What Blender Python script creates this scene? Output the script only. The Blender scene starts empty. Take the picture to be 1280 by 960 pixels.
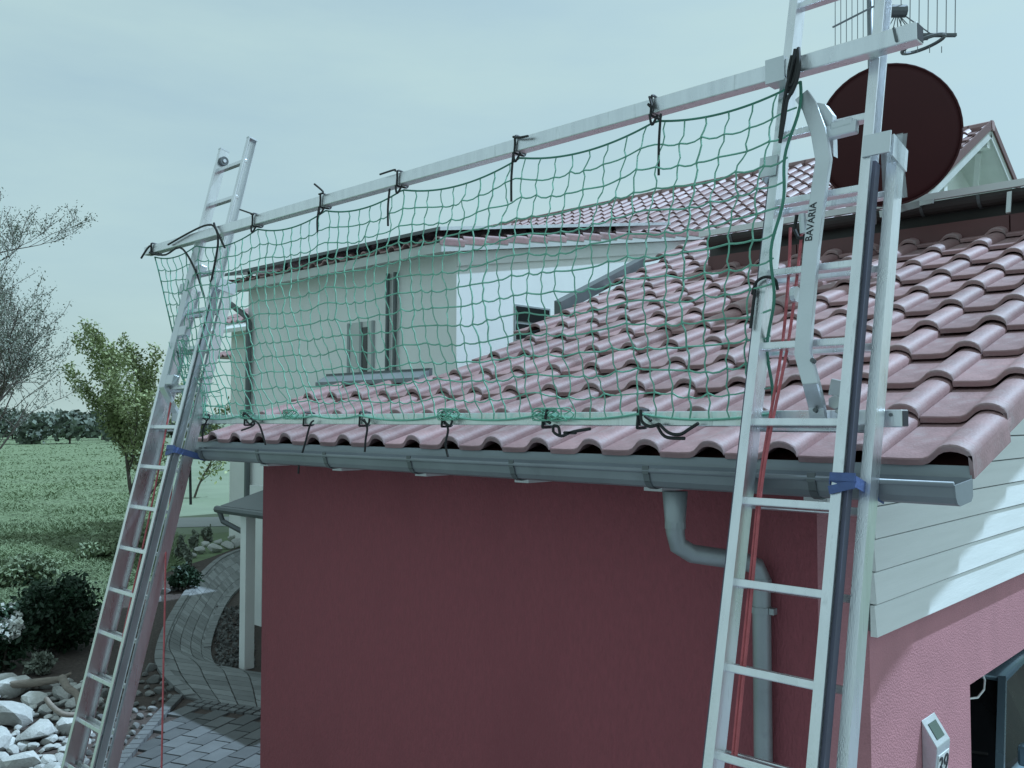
import bpy, math, random
import numpy as np
from mathutils import Vector, Matrix
random.seed(7); rng = np.random.default_rng(7)
rad = math.radians
sc = bpy.context.scene
COL = sc.collection

# ------------------------------------------------------------------ camera, sky, sun, exposure
FPX, CAMZ, YAW = 1131.0, 3.0, rad(46.6)
PITCH = math.atan(45 / FPX)
Rv = np.array([math.sin(YAW), math.cos(YAW), 0.0])
Fh = np.array([-math.cos(YAW), math.sin(YAW), 0.0])
Zv = np.array([0, 0, 1.0])
Fv = Fh * math.cos(PITCH) + Zv * math.sin(PITCH)
Uv = -Fh * math.sin(PITCH) + Zv * math.cos(PITCH)
CP = np.array([0, 0, CAMZ])
cam_d = bpy.data.cameras.new('camera'); cam = bpy.data.objects.new('camera', cam_d); COL.objects.link(cam)
cam_d.sensor_width = 36; cam_d.lens = FPX / 1280 * 36; cam_d.clip_end = 4000; cam_d.clip_start = .05
cam.matrix_world = Matrix(((Rv[0], Uv[0], -Fv[0], 0), (Rv[1], Uv[1], -Fv[1], 0), (Rv[2], Uv[2], -Fv[2], CAMZ), (0, 0, 0, 1)))
sc.camera = cam

SUN = Vector((1.0, 1.8, 2.74)).normalized()
w = bpy.data.worlds.new('World'); sc.world = w; w.use_nodes = True
nt = w.node_tree; nt.nodes.clear()
out = nt.nodes.new('ShaderNodeOutputWorld'); bg = nt.nodes.new('ShaderNodeBackground')
sky = nt.nodes.new('ShaderNodeTexSky'); sky.sky_type = 'NISHITA'; sky.sun_disc = False
sky.sun_elevation = math.asin(SUN.z); sky.sun_rotation = math.atan2(SUN.x, SUN.y)
sky.altitude = 300; sky.air_density = 1.0; sky.dust_density = 6.0; sky.ozone_density = 1.0
tc = nt.nodes.new('ShaderNodeTexCoord'); mp = nt.nodes.new('ShaderNodeMapping')
mp.inputs['Scale'].default_value = (1.2, 1.2, 5.0); mp.inputs['Rotation'].default_value = (rad(12), rad(8), 0)
nz = nt.nodes.new('ShaderNodeTexNoise'); nz.inputs['Scale'].default_value = 1.6; nz.inputs['Detail'].default_value = 6; nz.inputs['Roughness'].default_value = .55
rp = nt.nodes.new('ShaderNodeValToRGB'); rp.color_ramp.elements[0].position = .35; rp.color_ramp.elements[1].position = .75
rp.color_ramp.elements[0].color = (.66, .66, .66, 1); rp.color_ramp.elements[1].color = (.90, .90, .90, 1)
mx = nt.nodes.new('ShaderNodeMix'); mx.data_type = 'RGBA'
mx.inputs['B'].default_value = (6.6, 6.2, 4.45, 1)          # thin high cloud veil over the whole sky
L = nt.links.new
L(tc.outputs['Generated'], mp.inputs['Vector']); L(mp.outputs['Vector'], nz.inputs['Vector']); L(nz.outputs['Fac'], rp.inputs['Fac'])
L(rp.outputs['Color'], mx.inputs['Factor']); L(sky.outputs['Color'], mx.inputs['A']); L(mx.outputs['Result'], bg.inputs['Color'])
L(bg.outputs['Background'], out.inputs['Surface']); bg.inputs['Strength'].default_value = 0.10
sun_d = bpy.data.lights.new('sun', 'SUN'); sun_d.energy = 3.2; sun_d.angle = rad(1.0); sun_d.color = (1.0, .965, .92)
sun = bpy.data.objects.new('sun', sun_d); COL.objects.link(sun)
sun.rotation_euler = SUN.to_track_quat('Z', 'Y').to_euler(); sun.location = (20, 30, 60)
vs = sc.view_settings; vs.view_transform = 'Standard'; vs.look = 'None'; vs.exposure = 0.18; vs.gamma = 1.0; vs.use_curve_mapping = False
vs.use_white_balance = True; vs.white_balance_temperature = 4600; vs.white_balance_tint = -3.0

# ------------------------------------------------------------------ pixel helpers (photo pixels, 1280 x 960)
def ray(x, y): return Fv + Rv * (x - 640) / FPX - Uv * (y - 480) / FPX
def on_x(x, y, X): d = ray(x, y); return CP + d * (X / d[0])
def on_y(x, y, Y): d = ray(x, y); return CP + d * (Y / d[1])
def on_z(x, y, Z): d = ray(x, y); return CP + d * ((Z - CAMZ) / d[2])
def on_p(x, y, n, p0): d = ray(x, y); n = np.array(n, float); return CP + d * (np.dot(n, np.array(p0) - CP) / np.dot(n, d))
def at(x, y, dep): return CP + ray(x, y) * dep
GZ = -0.3

# ------------------------------------------------------------------ materials
def mat(name, col, rough=.6, metal=0.0, var=.12, scale=6.0, bump=0.0, bscale=60.0, rand=0.0, spec=.5, trans=0.0, alpha=1.0, dirt=None, dscale=2.0, dcut=.55, stretch=None, sub=None):
    m = bpy.data.materials.new(name); m.use_nodes = True
    t = m.node_tree; N = t.nodes; K = t.links.new; b = N['Principled BSDF']
    b.inputs['Roughness'].default_value = rough; b.inputs['Metallic'].default_value = metal
    b.inputs['Specular IOR Level'].default_value = spec
    if trans: b.inputs['Transmission Weight'].default_value = trans
    if alpha < 1: b.inputs['Alpha'].default_value = alpha
    c = N.new('ShaderNodeTexCoord'); vec = c.outputs['Object']
    if stretch:
        mpn = N.new('ShaderNodeMapping'); mpn.inputs['Scale'].default_value = stretch; K(vec, mpn.inputs['Vector']); vec = mpn.outputs['Vector']
    n = N.new('ShaderNodeTexNoise'); n.inputs['Scale'].default_value = scale; n.inputs['Detail'].default_value = 6; K(vec, n.inputs['Vector'])
    r = N.new('ShaderNodeMapRange'); r.inputs['From Min'].default_value = .25; r.inputs['From Max'].default_value = .75
    r.inputs['To Min'].default_value = 1 - var; r.inputs['To Max'].default_value = 1 + var; K(n.outputs['Fac'], r.inputs['Value'])
    val = r.outputs['Result']
    if rand:
        oi = N.new('ShaderNodeObjectInfo'); r2 = N.new('ShaderNodeMapRange'); r2.inputs['To Min'].default_value = 1 - rand; r2.inputs['To Max'].default_value = 1 + rand
        K(oi.outputs['Random'], r2.inputs['Value']); mu = N.new('ShaderNodeMath'); mu.operation = 'MULTIPLY'; K(val, mu.inputs[0]); K(r2.outputs['Result'], mu.inputs[1]); val = mu.outputs['Value']
    hs = N.new('ShaderNodeHueSaturation'); hs.inputs['Color'].default_value = (*col, 1); K(val, hs.inputs['Value'])
    cout = hs.outputs['Color']
    if dirt:
        n2 = N.new('ShaderNodeTexNoise'); n2.inputs['Scale'].default_value = dscale; n2.inputs['Detail'].default_value = 8; n2.inputs['Roughness'].default_value = .65; K(vec, n2.inputs['Vector'])
        r3 = N.new('ShaderNodeMapRange'); r3.inputs['From Min'].default_value = dcut; r3.inputs['From Max'].default_value = dcut + .18; K(n2.outputs['Fac'], r3.inputs['Value'])
        mm = N.new('ShaderNodeMix'); mm.data_type = 'RGBA'; mm.inputs['B'].default_value = (*dirt, 1); K(r3.outputs['Result'], mm.inputs['Factor']); K(cout, mm.inputs['A']); cout = mm.outputs['Result']
    K(cout, b.inputs['Base Color'])
    rr = N.new('ShaderNodeMapRange'); rr.inputs['To Min'].default_value = max(.05, rough - .12); rr.inputs['To Max'].default_value = min(1, rough + .12); K(n.outputs['Fac'], rr.inputs['Value']); K(rr.outputs['Result'], b.inputs['Roughness'])
    if bump:
        n3 = N.new('ShaderNodeTexNoise'); n3.inputs['Scale'].default_value = bscale; n3.inputs['Detail'].default_value = 5; K(vec, n3.inputs['Vector'])
        bp = N.new('ShaderNodeBump'); bp.inputs['Strength'].default_value = bump; bp.inputs['Distance'].default_value = .01; K(n3.outputs['Fac'], bp.inputs['Height']); K(bp.outputs['Normal'], b.inputs['Normal'])
    if sub: b.inputs['Subsurface Weight'].default_value = sub
    return m
M = dict(
    alu=mat('aluminium', (.76, .77, .79), .30, .95, .10, 3, .15, 40, stretch=(8, 8, 1), dirt=(.45, .46, .47), dscale=3, dcut=.6),
    sheet=mat('grey_sheet', (.30, .325, .34), .5, .15, .1, 4, .1, 30),
    pipe=mat('zinc_pipe', (.30, .32, .33), .42, .4, .14, 5, .1, 30, dirt=(.22, .235, .24), dscale=6, dcut=.55),
    gapshade=mat('rail_gap_shade', (.085, .085, .125), .5),  # dark colour standing in for the shade between the ladder rails
    gapshade_pale=mat('pale_rail_gap_shade', (.38, .40, .43), .4, .6),  # paler version of the added rail gap strip, for the far ladder
    carglass=mat('car_glass', (.012, .013, .015), .3, spec=.12),
    scrub=mat('scrub_leaf', (.20, .24, .14), .8, 0, .35, 1.0, rand=.1),
    kerbshade=mat('shaded_kerb', (.13, .133, .135), .85, 0, .12, 7, .3, 80, rand=.15),  # kerb colour darkened to carry the shade over the terrace
    aluflat=mat('aluminium_plate', (.62, .64, .66), .42, .8, .08, 6, .1, 60),
    zinc=mat('zinc_sheet', (.225, .24, .255), .5, .35, .16, 4, .1, 30, dirt=(.17, .18, .19), dscale=5, dcut=.58),
    zincdark=mat('weathered_zinc', (.13, .14, .145), .5, .4, .15, 4),
    tile=mat('clay_tile', (.29, .183, .183), .60, 0, .22, 11, .2, 90, rand=.20, spec=.5, dirt=(.34, .275, .275), dscale=5, dcut=.50),
    tilefar=mat('clay_tile_far', (.27, .175, .175), .55, 0, .14, 9, .1, 60, rand=.18, spec=.6, dirt=(.34, .26, .26), dscale=3.5, dcut=.55),
    verge=mat('brown_fascia', (.11, .045, .045), .5, 0, .15, 5),
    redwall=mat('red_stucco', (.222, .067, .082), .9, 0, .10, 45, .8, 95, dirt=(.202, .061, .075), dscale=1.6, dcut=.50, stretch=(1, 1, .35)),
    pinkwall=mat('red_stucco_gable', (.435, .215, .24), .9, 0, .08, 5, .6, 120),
    siding=mat('white_board', (.78, .79, .77), .55, 0, .05, 5, .12, 30, rand=.03, stretch=(1, .4, 6), dirt=(.70, .71, .69), dscale=3, dcut=.6),
    white=mat('white_render', (.82, .82, .81), .85, 0, .05, 1.5, .3, 60, dirt=(.72, .72, .71), dscale=1.1, dcut=.6),
    whitepaint=mat('white_paint', (.72, .73, .72), .5, 0, .05, 4, .05, 30),
    soffit=mat('soffit_board', (.55, .56, .55), .7, 0, .08, 4),
    glass=mat('window_glass', (.02, .022, .024), .08, 0, .1, 3, spec=.6),
    frame=mat('window_frame', (.30, .32, .33), .5, 0, .05, 5),
    black=mat('black_cord', (.012, .012, .013), .6, 0, .2, 30),
    green=mat('green_cord', (.21, .40, .29), .65, 0, .18, 12, .3, 200),
    greendark=mat('dark_green_rope', (.085, .21, .145), .65, 0, .18, 12, .3, 200),
    red=mat('red_rope', (.42, .11, .12), .7, 0, .2, 30, .4, 200),
    blue=mat('blue_strap', (.08, .11, .27), .6, 0, .2, 30, .3, 120),
    dish=mat('maroon_metal', (.046, .016, .017), .6, spec=.15, metal=0, var=.12, scale=2),
    solar=mat('solar_cells', (.012, .014, .022), .2, 0, .1, 3),
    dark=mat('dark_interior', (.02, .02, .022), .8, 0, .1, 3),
    concrete=mat('concrete', (.27, .265, .265), .9, 0, .1, 3, .2, 40),
    carpaint=mat('car_paint', (.20, .27, .33), .25, .3, .03, 2),
    rubber=mat('rubber', (.015, .015, .015), .8),
    paver=mat('grey_paver', (.20, .205, .205), .85, 0, .12, 7, .3, 80, rand=.28),
    pavershade=mat('shaded_paver', (.105, .108, .11), .85, 0, .14, 7, .3, 80, rand=.32),  # darker copy of the paver, terrace shade put into its colour
    gutterbrown=mat('brown_gutter', (.045, .038, .036), .5, .1, .2, 4),
    kerb=mat('pale_kerb', (.21, .215, .215), .85, 0, .1, 7, .3, 80, rand=.12),
    mulch=mat('bark_mulch', (.055, .042, .036), .95, 0, .45, 22, 1.0, 30, dirt=(.09, .07, .06), dscale=14, dcut=.5),
    meadow=mat('meadow_grass', (.145, .185, .09), .95, 0, .3, 1.6, .8, 9, dirt=(.17, .21, .11), dscale=.35, dcut=.48),
    field=mat('mown_field', (.19, .225, .15), .95, 0, .14, .5, .4, 6, dirt=(.16, .20, .12), dscale=.08, dcut=.5),
    asphalt=mat('pale_track', (.33, .34, .34), .9, 0, .08, 1, .1, 20),
    rock=mat('pale_limestone', (.46, .46, .44), .85, 0, .16, 5, .6, 14, rand=.14, dirt=(.34, .34, .31), dscale=3, dcut=.58),
    rockdark=mat('grey_cobble', (.19, .19, .185), .85, 0, .16, 6, .6, 20, rand=.4),
    wood=mat('driftwood', (.22, .19, .16), .85, 0, .25, 9, .6, 30, stretch=(1, 1, 6)),
    bark=mat('tree_bark', (.10, .085, .07), .95, 0, .25, 8, .6, 30),
    leaf=mat('green_leaf', (.30, .34, .15), .6, 0, .35, 1.4, rand=.1),
    leaf2=mat('grey_green_leaf', (.20, .22, .175), .65, 0, .35, 1.4, rand=.1),
    leafdark=mat('dark_leaf', (.022, .045, .02), .6, 0, .4, 3, rand=.1),
    grass=mat('tall_grass_blades', (.18, .225, .115), .75, 0, .2, .22, dirt=(.15, .19, .09), dscale=.9, dcut=.5),
    hedge=mat('hazed_foliage', (.15, .175, .14), .8, 0, .4, .3, rand=.25),  # lightened so the colour itself carries the distance haze
    petal=mat('white_petal', (.75, .76, .72), .7),
    letter=mat('black_print', (.02, .02, .025), .6),
    screen=mat('green_display', (.06, .09, .07), .2),
    plastic=mat('clear_plastic', (.62, .66, .66), .35, 0, .1, 8, .3, 20, alpha=.42),
    brass=mat('galvanised', (.55, .56, .56), .4, .7, .1, 5),
)

# ------------------------------------------------------------------ mesh helpers
class MB:
    def __init__(s): s.v = []; s.f = []
    def poly(s, pts, faces):
        o = len(s.v); s.v += [tuple(map(float, p)) for p in pts]; s.f += [tuple(o + i for i in f) for f in faces]; return s
    def box(s, a, b):
        x0, y0, z0 = a; x1, y1, z1 = b
        return s.poly([(x0, y0, z0), (x1, y0, z0), (x1, y1, z0), (x0, y1, z0), (x0, y0, z1), (x1, y0, z1), (x1, y1, z1), (x0, y1, z1)],
                      [(0, 3, 2, 1), (4, 5, 6, 7), (0, 1, 5, 4), (1, 2, 6, 5), (2, 3, 7, 6), (3, 0, 4, 7)])
    def bar(s, p, q, wx, wn, side=(1, 0, 0)):
        """box from p to q; wx along 'side', wn along the third axis"""
        p, q = Vector(p), Vector(q); d = (q - p).normalized(); sd = Vector(side); sd = (sd - d * sd.dot(d)).normalized(); nn = d.cross(sd)
        pts = []
        for e in (p, q):
            for i, j in ((-1, -1), (1, -1), (1, 1), (-1, 1)): pts.append(e + sd * (i * wx / 2) + nn * (j * wn / 2))
        return s.poly(pts, [(0, 3, 2, 1), (4, 5, 6, 7), (0, 1, 5, 4), (1, 2, 6, 5), (2, 3, 7, 6), (3, 0, 4, 7)])
    def tube(s, pts, r, n=6, caps=True):
        pts = [Vector(p) for p in pts]; o = len(s.v); k = len(pts); rs = r if isinstance(r, (list, tuple)) else [r] * k
        up = Vector((0, 0, 1)); prev = None
        for i, p in enumerate(pts):
            d = (pts[min(i + 1, k - 1)] - pts[max(i - 1, 0)])
            d = d.normalized() if d.length > 1e-9 else Vector((0, 0, 1))
            a = prev if prev is not None else (up if abs(d.z) < .9 else Vector((1, 0, 0)))
            a = (a - d * a.dot(d)); a = a.normalized() if a.length > 1e-6 else d.orthogonal().normalized()
            b = d.cross(a); prev = a
            for j in range(n):
                t = 2 * math.pi * j / n; s.v.append(tuple(p + (a * math.cos(t) + b * math.sin(t)) * rs[i]))
        for i in range(k - 1):
            for j in range(n):
                j2 = (j + 1) % n; s.f.append((o + i * n + j, o + i * n + j2, o + (i + 1) * n + j2, o + (i + 1) * n + j))
        if caps:
            s.f.append(tuple(o + j for j in reversed(range(n)))); s.f.append(tuple(o + (k - 1) * n + j for j in range(n)))
        return s
    def extrude(s, prof, axis_pts):
        """prof: closed list of 2D points -> 3D by axis_pts(i in 0,1)(u,v)"""
        n = len(prof); A = [axis_pts(0, u, v) for u, v in prof]; B = [axis_pts(1, u, v) for u, v in prof]
        return s.poly(A + B, [tuple(reversed(range(n))), tuple(range(n, 2 * n))] + [(i, (i + 1) % n, n + (i + 1) % n, n + i) for i in range(n)])
def mesh(name, mb):
    me = bpy.data.meshes.new(name); me.from_pydata(mb.v, [], mb.f); me.update(); return me
def link(name, me, m, parent=None, loc=(0, 0, 0), smooth=False):
    if m is not None and len(me.materials) == 0: me.materials.append(m)
    if smooth: me.polygons.foreach_set('use_smooth', [True] * len(me.polygons))
    o = bpy.data.objects.new(name, me); COL.objects.link(o); o.location = loc
    if parent is not None: o.parent = parent
    return o
def worldloc(o):
    l = Vector(o.location)
    while o.parent: o = o.parent; l += o.location
    return l
def obj(name, mb, m, parent=None, smooth=False, origin=None, bevel=0):
    """world-space builder -> object; vertices stored relative to its origin"""
    pl = worldloc(parent) if parent is not None else Vector((0, 0, 0))
    og = Vector(origin) if origin is not None else (pl if parent is not None else Vector(np.mean(np.array(mb.v), axis=0)))
    mb.v = [(x - og.x, y - og.y, z - og.z) for x, y, z in mb.v]
    o = link(name, mesh(name, mb), m, parent, og - pl, smooth)
    if bevel:
        bv = o.modifiers.new('bevel', 'BEVEL'); bv.width = bevel; bv.segments = 2; bv.limit_method = 'ANGLE'
    return o
def empty(name, loc):
    o = bpy.data.objects.new(name, None); COL.objects.link(o); o.location = loc; o.empty_display_size = .1; return o
def tag(o, label=None, cat=None, group=None, kind=None):
    if label: o['label'] = label
    if cat: o['category'] = cat
    if group: o['group'] = group
    if kind: o['kind'] = kind
    return o
def thing(name, label, cat, loc=(0, 0, 0), group=None): return tag(empty(name, loc), label, cat, group)
def bigmesh(name, V, F4, m, parent=None, loc=(0, 0, 0)):
    """numpy verts (n,3), quads (k,4)"""
    me = bpy.data.meshes.new(name); me.vertices.add(len(V)); me.vertices.foreach_set('co', np.asarray(V, np.float32).ravel())
    k = len(F4); me.loops.add(k * 4); me.loops.foreach_set('vertex_index', np.asarray(F4, np.int32).ravel())
    me.polygons.add(k); me.polygons.foreach_set('loop_start', np.arange(0, 4 * k, 4, dtype=np.int32)); me.update(calc_edges=True)
    return link(name, me, m, parent, loc)
def leaves(C, size, m, name, parent=None, loc=(0, 0, 0), aspect=.5, flat=0.0):
    """one diamond leaf quad per centre"""
    C = np.asarray(C); n = len(C)
    a = rng.normal(size=(n, 3)); a[:, 2] *= (1 - flat); a /= np.linalg.norm(a, axis=1)[:, None]
    b = rng.normal(size=(n, 3)); b -= a * np.sum(a * b, 1)[:, None]; b /= np.linalg.norm(b, axis=1)[:, None]
    s = (size * rng.uniform(.6, 1.35, n))[:, None]
    V = np.stack([C - a * s, C + b * s * aspect, C + a * s, C - b * s * aspect], 1).reshape(-1, 3)
    return bigmesh(name, V, np.arange(4 * n).reshape(n, 4), m, parent, loc)

# ================================================================== SETTING
gm = MB(); gm.poly([(-900, -300, GZ - .02), (300, -300, GZ - .02), (300, 900, GZ - .02), (-900, 900, GZ - .02)], [(0, 1, 2, 3)])
tag(obj('ground', gm, M['field'], origin=(0, 0, 0)), kind='structure')
mb = MB(); mb.poly([(-7.2, -40, GZ - .006), (60, -40, GZ - .006), (60, 12, GZ - .006), (-1.4, 12, GZ - .006), (-1.4, 3.4, GZ - .006), (-7.2, 3.4, GZ - .006)], [(0, 1, 2, 3, 4, 5)])
tag(obj('courtyard', mb, M['concrete']), kind='structure')
# rough meadow sheet between the garden and the track
def sheet(name, pix, m, dz, kind='structure'):
    P = [on_z(x, y, GZ) for x, y in pix]
    mb = MB(); mb.poly([(p[0], p[1], GZ + dz) for p in P], [tuple(range(len(P)))])
    return tag(obj(name, mb, m), kind=kind)
sheet('meadow', [(-900, 545), (205, 541), (218, 668), (300, 664), (330, 700), (-200, 990), (-900, 930)], M['meadow'], -.012)
sheet('track', [(196, 661), (215, 659), (360, 655), (360, 644), (215, 647), (188, 649)], M['asphalt'], -.008)
sheet('planting_bed', [(-120, 815), (40, 795), (150, 745), (215, 712), (262, 697), (330, 672), (420, 700), (420, 990), (-200, 990), (-200, 850)], M['mulch'], -.004)

# paved path: pavers laid between the two kerb curves
def spline(pts, n):
    P = np.array(pts); d = np.r_[0, np.cumsum(np.linalg.norm(np.diff(P, axis=0), axis=1))]
    pts2 = []
    for t in np.linspace(0, d[-1], n):
        i = min(max(np.searchsorted(d, t) - 1, 0), len(P) - 2); u = (t - d[i]) / (d[i + 1] - d[i])
        p0, p1, p2, p3 = P[max(i - 1, 0)], P[i], P[i + 1], P[min(i + 2, len(P) - 1)]
        pts2.append(.5 * ((2 * p1) + (-p0 + p2) * u + (2 * p0 - 5 * p1 + 4 * p2 - p3) * u * u + (-p0 + 3 * p1 - 3 * p2 + p3) * u ** 3))
    return np.array(pts2)
g2 = lambda L_: [on_z(x, y, GZ)[:2] for x, y in L_]
outer = spline(g2([(345, 676), (303, 687), (270, 701), (235, 736), (207, 780), (194, 815), (195, 836), (210, 856), (222, 866), (228, 871), (230, 874)]), 61)
inner = spline(g2([(345, 706), (303, 735), (285, 755), (271, 785), (264, 815), (272, 835), (292, 841), (318, 842), (340, 848), (346, 868), (346, 893)]), 61)
pb = MB(); n = len(outer)
pb.poly([(p[0], p[1], GZ + .004) for p in outer] + [(p[0], p[1], GZ + .004) for p in inner], [(i, i + 1, n + i + 1, n + i) for i in range(n - 1)])
path = tag(obj('path', pb, M['mulch'], origin=(-12, 6, GZ)), kind='structure')
def quadbox(mb, q, z0, z1, gap=.012):
    c = np.mean(q, axis=0); q = [c + (p - c) * (1 - gap / max(.05, np.linalg.norm(p - c))) for p in q]
    return mb.poly([(p[0], p[1], z0) for p in q] + [(p[0], p[1], z1) for p in q], [(4, 5, 6, 7), (0, 1, 5, 4), (1, 2, 6, 5), (2, 3, 7, 6), (3, 0, 4, 7)])
NA = 5
def edge_at(C, t):
    t = min(max(t, 0), len(C) - 1); i = min(int(t), len(C) - 2); return C[i] * (1 - (t - i)) + C[i + 1] * (t - i)
for k in range(NA):
    a, b = k / NA, (k + 1) / NA
    for i in range(-1, n - 1):
        t0, t1 = max(0, i + .5 * (k % 2)), min(n - 1, i + 1 + .5 * (k % 2))
        if t1 - t0 < .2: continue
        o0, o1, i0, i1 = edge_at(outer, t0), edge_at(outer, t1), edge_at(inner, t0), edge_at(inner, t1)
        q = [o0 * (1 - a) + i0 * a, o0 * (1 - b) + i0 * b, o1 * (1 - b) + i1 * b, o1 * (1 - a) + i1 * a]
        obj('paver', quadbox(MB(), q, GZ, GZ + .028 + random.uniform(-.003, .003), .010), M['paver'], path)
def kerb_row(curve, side, wd=.10, step=1):
    for i in range(0, len(curve) - step, step):
        p, q = curve[i], curve[i + step]; d = (q - p) / np.linalg.norm(q - p); nn = np.array([-d[1], d[0]]) * side
        obj('kerb_stone', quadbox(MB(), [p, q, q + nn * wd, p + nn * wd], GZ, GZ + .05 + random.uniform(-.003, .003), .008), M['kerb'], path)
kerb_row(outer, 1, .13); kerb_row(inner[:42], -1, .11)
# terrace of rectangular pavers, cobble band between terrace and path
ted = g2([(230, 873), (206, 899), (160, 955), (120, 1000)])
tb = MB(); tq = g2([(230, 874), (350, 892), (420, 1010), (110, 1010)])
tb.poly([(p[0], p[1], GZ + .004) for p in tq], [(0, 1, 2, 3)])
terrace = tag(obj('terrace', tb, M['mulch'], origin=(-8.5, 4.7, GZ)), kind='structure')
P0, P1 = np.array(g2([(232, 885)])[0]), np.array(g2([(345, 901)])[0])
ux = (P1 - P0) / np.linalg.norm(P1 - P0); uy = np.array([ux[1], -ux[0]])
if uy @ (np.array(ted[2]) - P0) < 0: uy = -uy
edge = np.array(ted)
def left_of(p):   # terrace edge: keep pavers on the house side
    for i in range(len(edge) - 1):
        a, b = edge[i], edge[i + 1]; t = ((p - a) @ (b - a)) / ((b - a) @ (b - a))
        if -.2 <= t <= 1.2: return np.cross(b - a, p - a) * np.cross(edge[1] - edge[0], P1 - edge[0]) > -.0
    return False
for j in range(14):
    for i in range(-12, 16):
        q0 = P0 + ux * (i * .21) + uy * (j * .32 + (.16 if i % 2 else 0))
        if not left_of(q0 + ux * .02 + uy * .1): continue
        q = [q0, q0 + ux * .205, q0 + ux * .205 + uy * .315, q0 + uy * .315]
        obj('paver', quadbox(MB(), [np.array(p) for p in q], GZ, GZ + .028 + random.uniform(-.003, .003), .010), M['pavershade'], terrace)
for j in range(2):
    for i in range(18):
        q0 = P0 - uy * (.24 - j * .115) + ux * (i * .115 - .02)
        q = [q0, q0 + ux * .11, q0 + ux * .11 + uy * .11, q0 + uy * .11]
        obj('cobble', quadbox(MB(), q, GZ, GZ + .034 + random.uniform(-.004, .004), .014), M['kerbshade'], terrace)
ec = spline(edge, 24)
for i in range(23):
    p, q = ec[i], ec[i + 1]; d = (q - p) / np.linalg.norm(q - p); nn = np.array([d[1], -d[0]])
    if nn @ (P1 - p) > 0: nn = -nn
    obj('kerb_stone', quadbox(MB(), [p, q, q + nn * .12, p + nn * .12], GZ, GZ + .05, .008), M['kerbshade'], terrace)

# ================================================================== GARAGE
PIT = rad(20.5); CS, SN = math.cos(PIT), math.sin(PIT)
YE, ZP = 3.119, 2.872                 # tile nose line, pan level at the nose
XR, XL = -.917, -6.1                  # right verge, left end
XW0, XW1, YW = -5.63, -1.385, 3.42    # eave wall
def roof_z(Y): return ZP + (Y - YE) * SN / CS
garage = thing('garage', 'red rendered garage with a clay tiled roof, zinc gutter and white gable boards', 'garage', (-3.5, 5.2, GZ))
# walls
OY0, OZ1, YB = 4.575, 1.765, 10.2
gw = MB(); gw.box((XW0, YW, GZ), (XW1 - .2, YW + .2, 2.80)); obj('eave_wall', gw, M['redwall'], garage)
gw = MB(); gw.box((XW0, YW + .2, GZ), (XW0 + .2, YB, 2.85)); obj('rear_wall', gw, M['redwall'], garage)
gw = MB()
prof = [(YW, GZ), (OY0, GZ), (OY0, OZ1), (9.4, OZ1), (9.4, GZ), (YB, GZ), (YB, 3.98), (7.0, 3.98), (6.3, roof_z(6.3) - .12), (YW, roof_z(YW) - .12)]
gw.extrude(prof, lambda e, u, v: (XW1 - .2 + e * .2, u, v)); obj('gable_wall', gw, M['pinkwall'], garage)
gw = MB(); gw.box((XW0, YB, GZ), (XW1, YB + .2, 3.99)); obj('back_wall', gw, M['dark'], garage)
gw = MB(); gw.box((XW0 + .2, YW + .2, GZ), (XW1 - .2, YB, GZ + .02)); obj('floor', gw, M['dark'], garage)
# white gable boards, each lapping the one below
BH = .1215
for j in range(13):
    z0 = 2.193 + j * BH; z1 = z0 + BH - .007
    def yl(z): return max(YW - .025, YE + (z - (ZP - .13)) * CS / SN)
    ya, yb = yl(z0), yl(z1)
    if yb > 6.8: break
    x_out, x_in = XW1 + .040, XW1 + .031
    mb = MB(); mb.poly([(x_out, ya, z0), (x_out, 6.9, z0), (x_in, 6.9, z1), (x_in, yb, z1), (XW1 + .015, ya, z0), (XW1 + .015, 6.9, z0), (XW1 + .015, 6.9, z1), (XW1 + .015, yb, z1)],
                       [(0, 1, 2, 3), (7, 6, 5, 4), (0, 4, 5, 1), (3, 2, 6, 7), (0, 3, 7, 4), (1, 5, 6, 2)])
    obj('gable_board', mb, M['siding'], garage)
mb = MB(); mb.extrude([(YW - .01, 2.21), (6.9, 2.21), (6.9, 3.75), (6.0, roof_z(6.0) - .14), (YW - .01, roof_z(YW) - .14)], lambda e, u, v: (XW1 + .0005 + e * .012, u, v)); obj('backing_board', mb, M['zincdark'], garage)
# rafter ends with white face boards under the eave, eave sheet
for X in (-5.163, -4.373, -3.631, -2.907, -2.165, -1.46):
    mb = MB(); mb.box((X - .045, 3.14, 2.705), (X + .045, 3.46, 2.80)); obj('rafter_end', mb, M['whitepaint'], garage)
mb = MB(); mb.box((XL + .02, 3.13, 2.80), (XR - .16, 3.44, 2.815)); obj('soffit', mb, M['verge'], garage)
mb = MB(); mb.poly([(XL, 3.135, 2.852), (XR - .012, 3.135, 2.852), (XR - .012, 3.118, 2.76), (XL, 3.118, 2.76), (XL, 3.128, 2.76), (XR - .012, 3.128, 2.76), (XR - .012, 3.145, 2.852), (XL, 3.145, 2.852)],
                   [(3, 2, 1, 0), (4, 7, 6, 5), (0, 1, 6, 7), (2, 3, 4, 5), (1, 2, 5, 6), (3, 0, 7, 4)]); obj('eave_sheet', mb, M['sheet'], garage)
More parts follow.
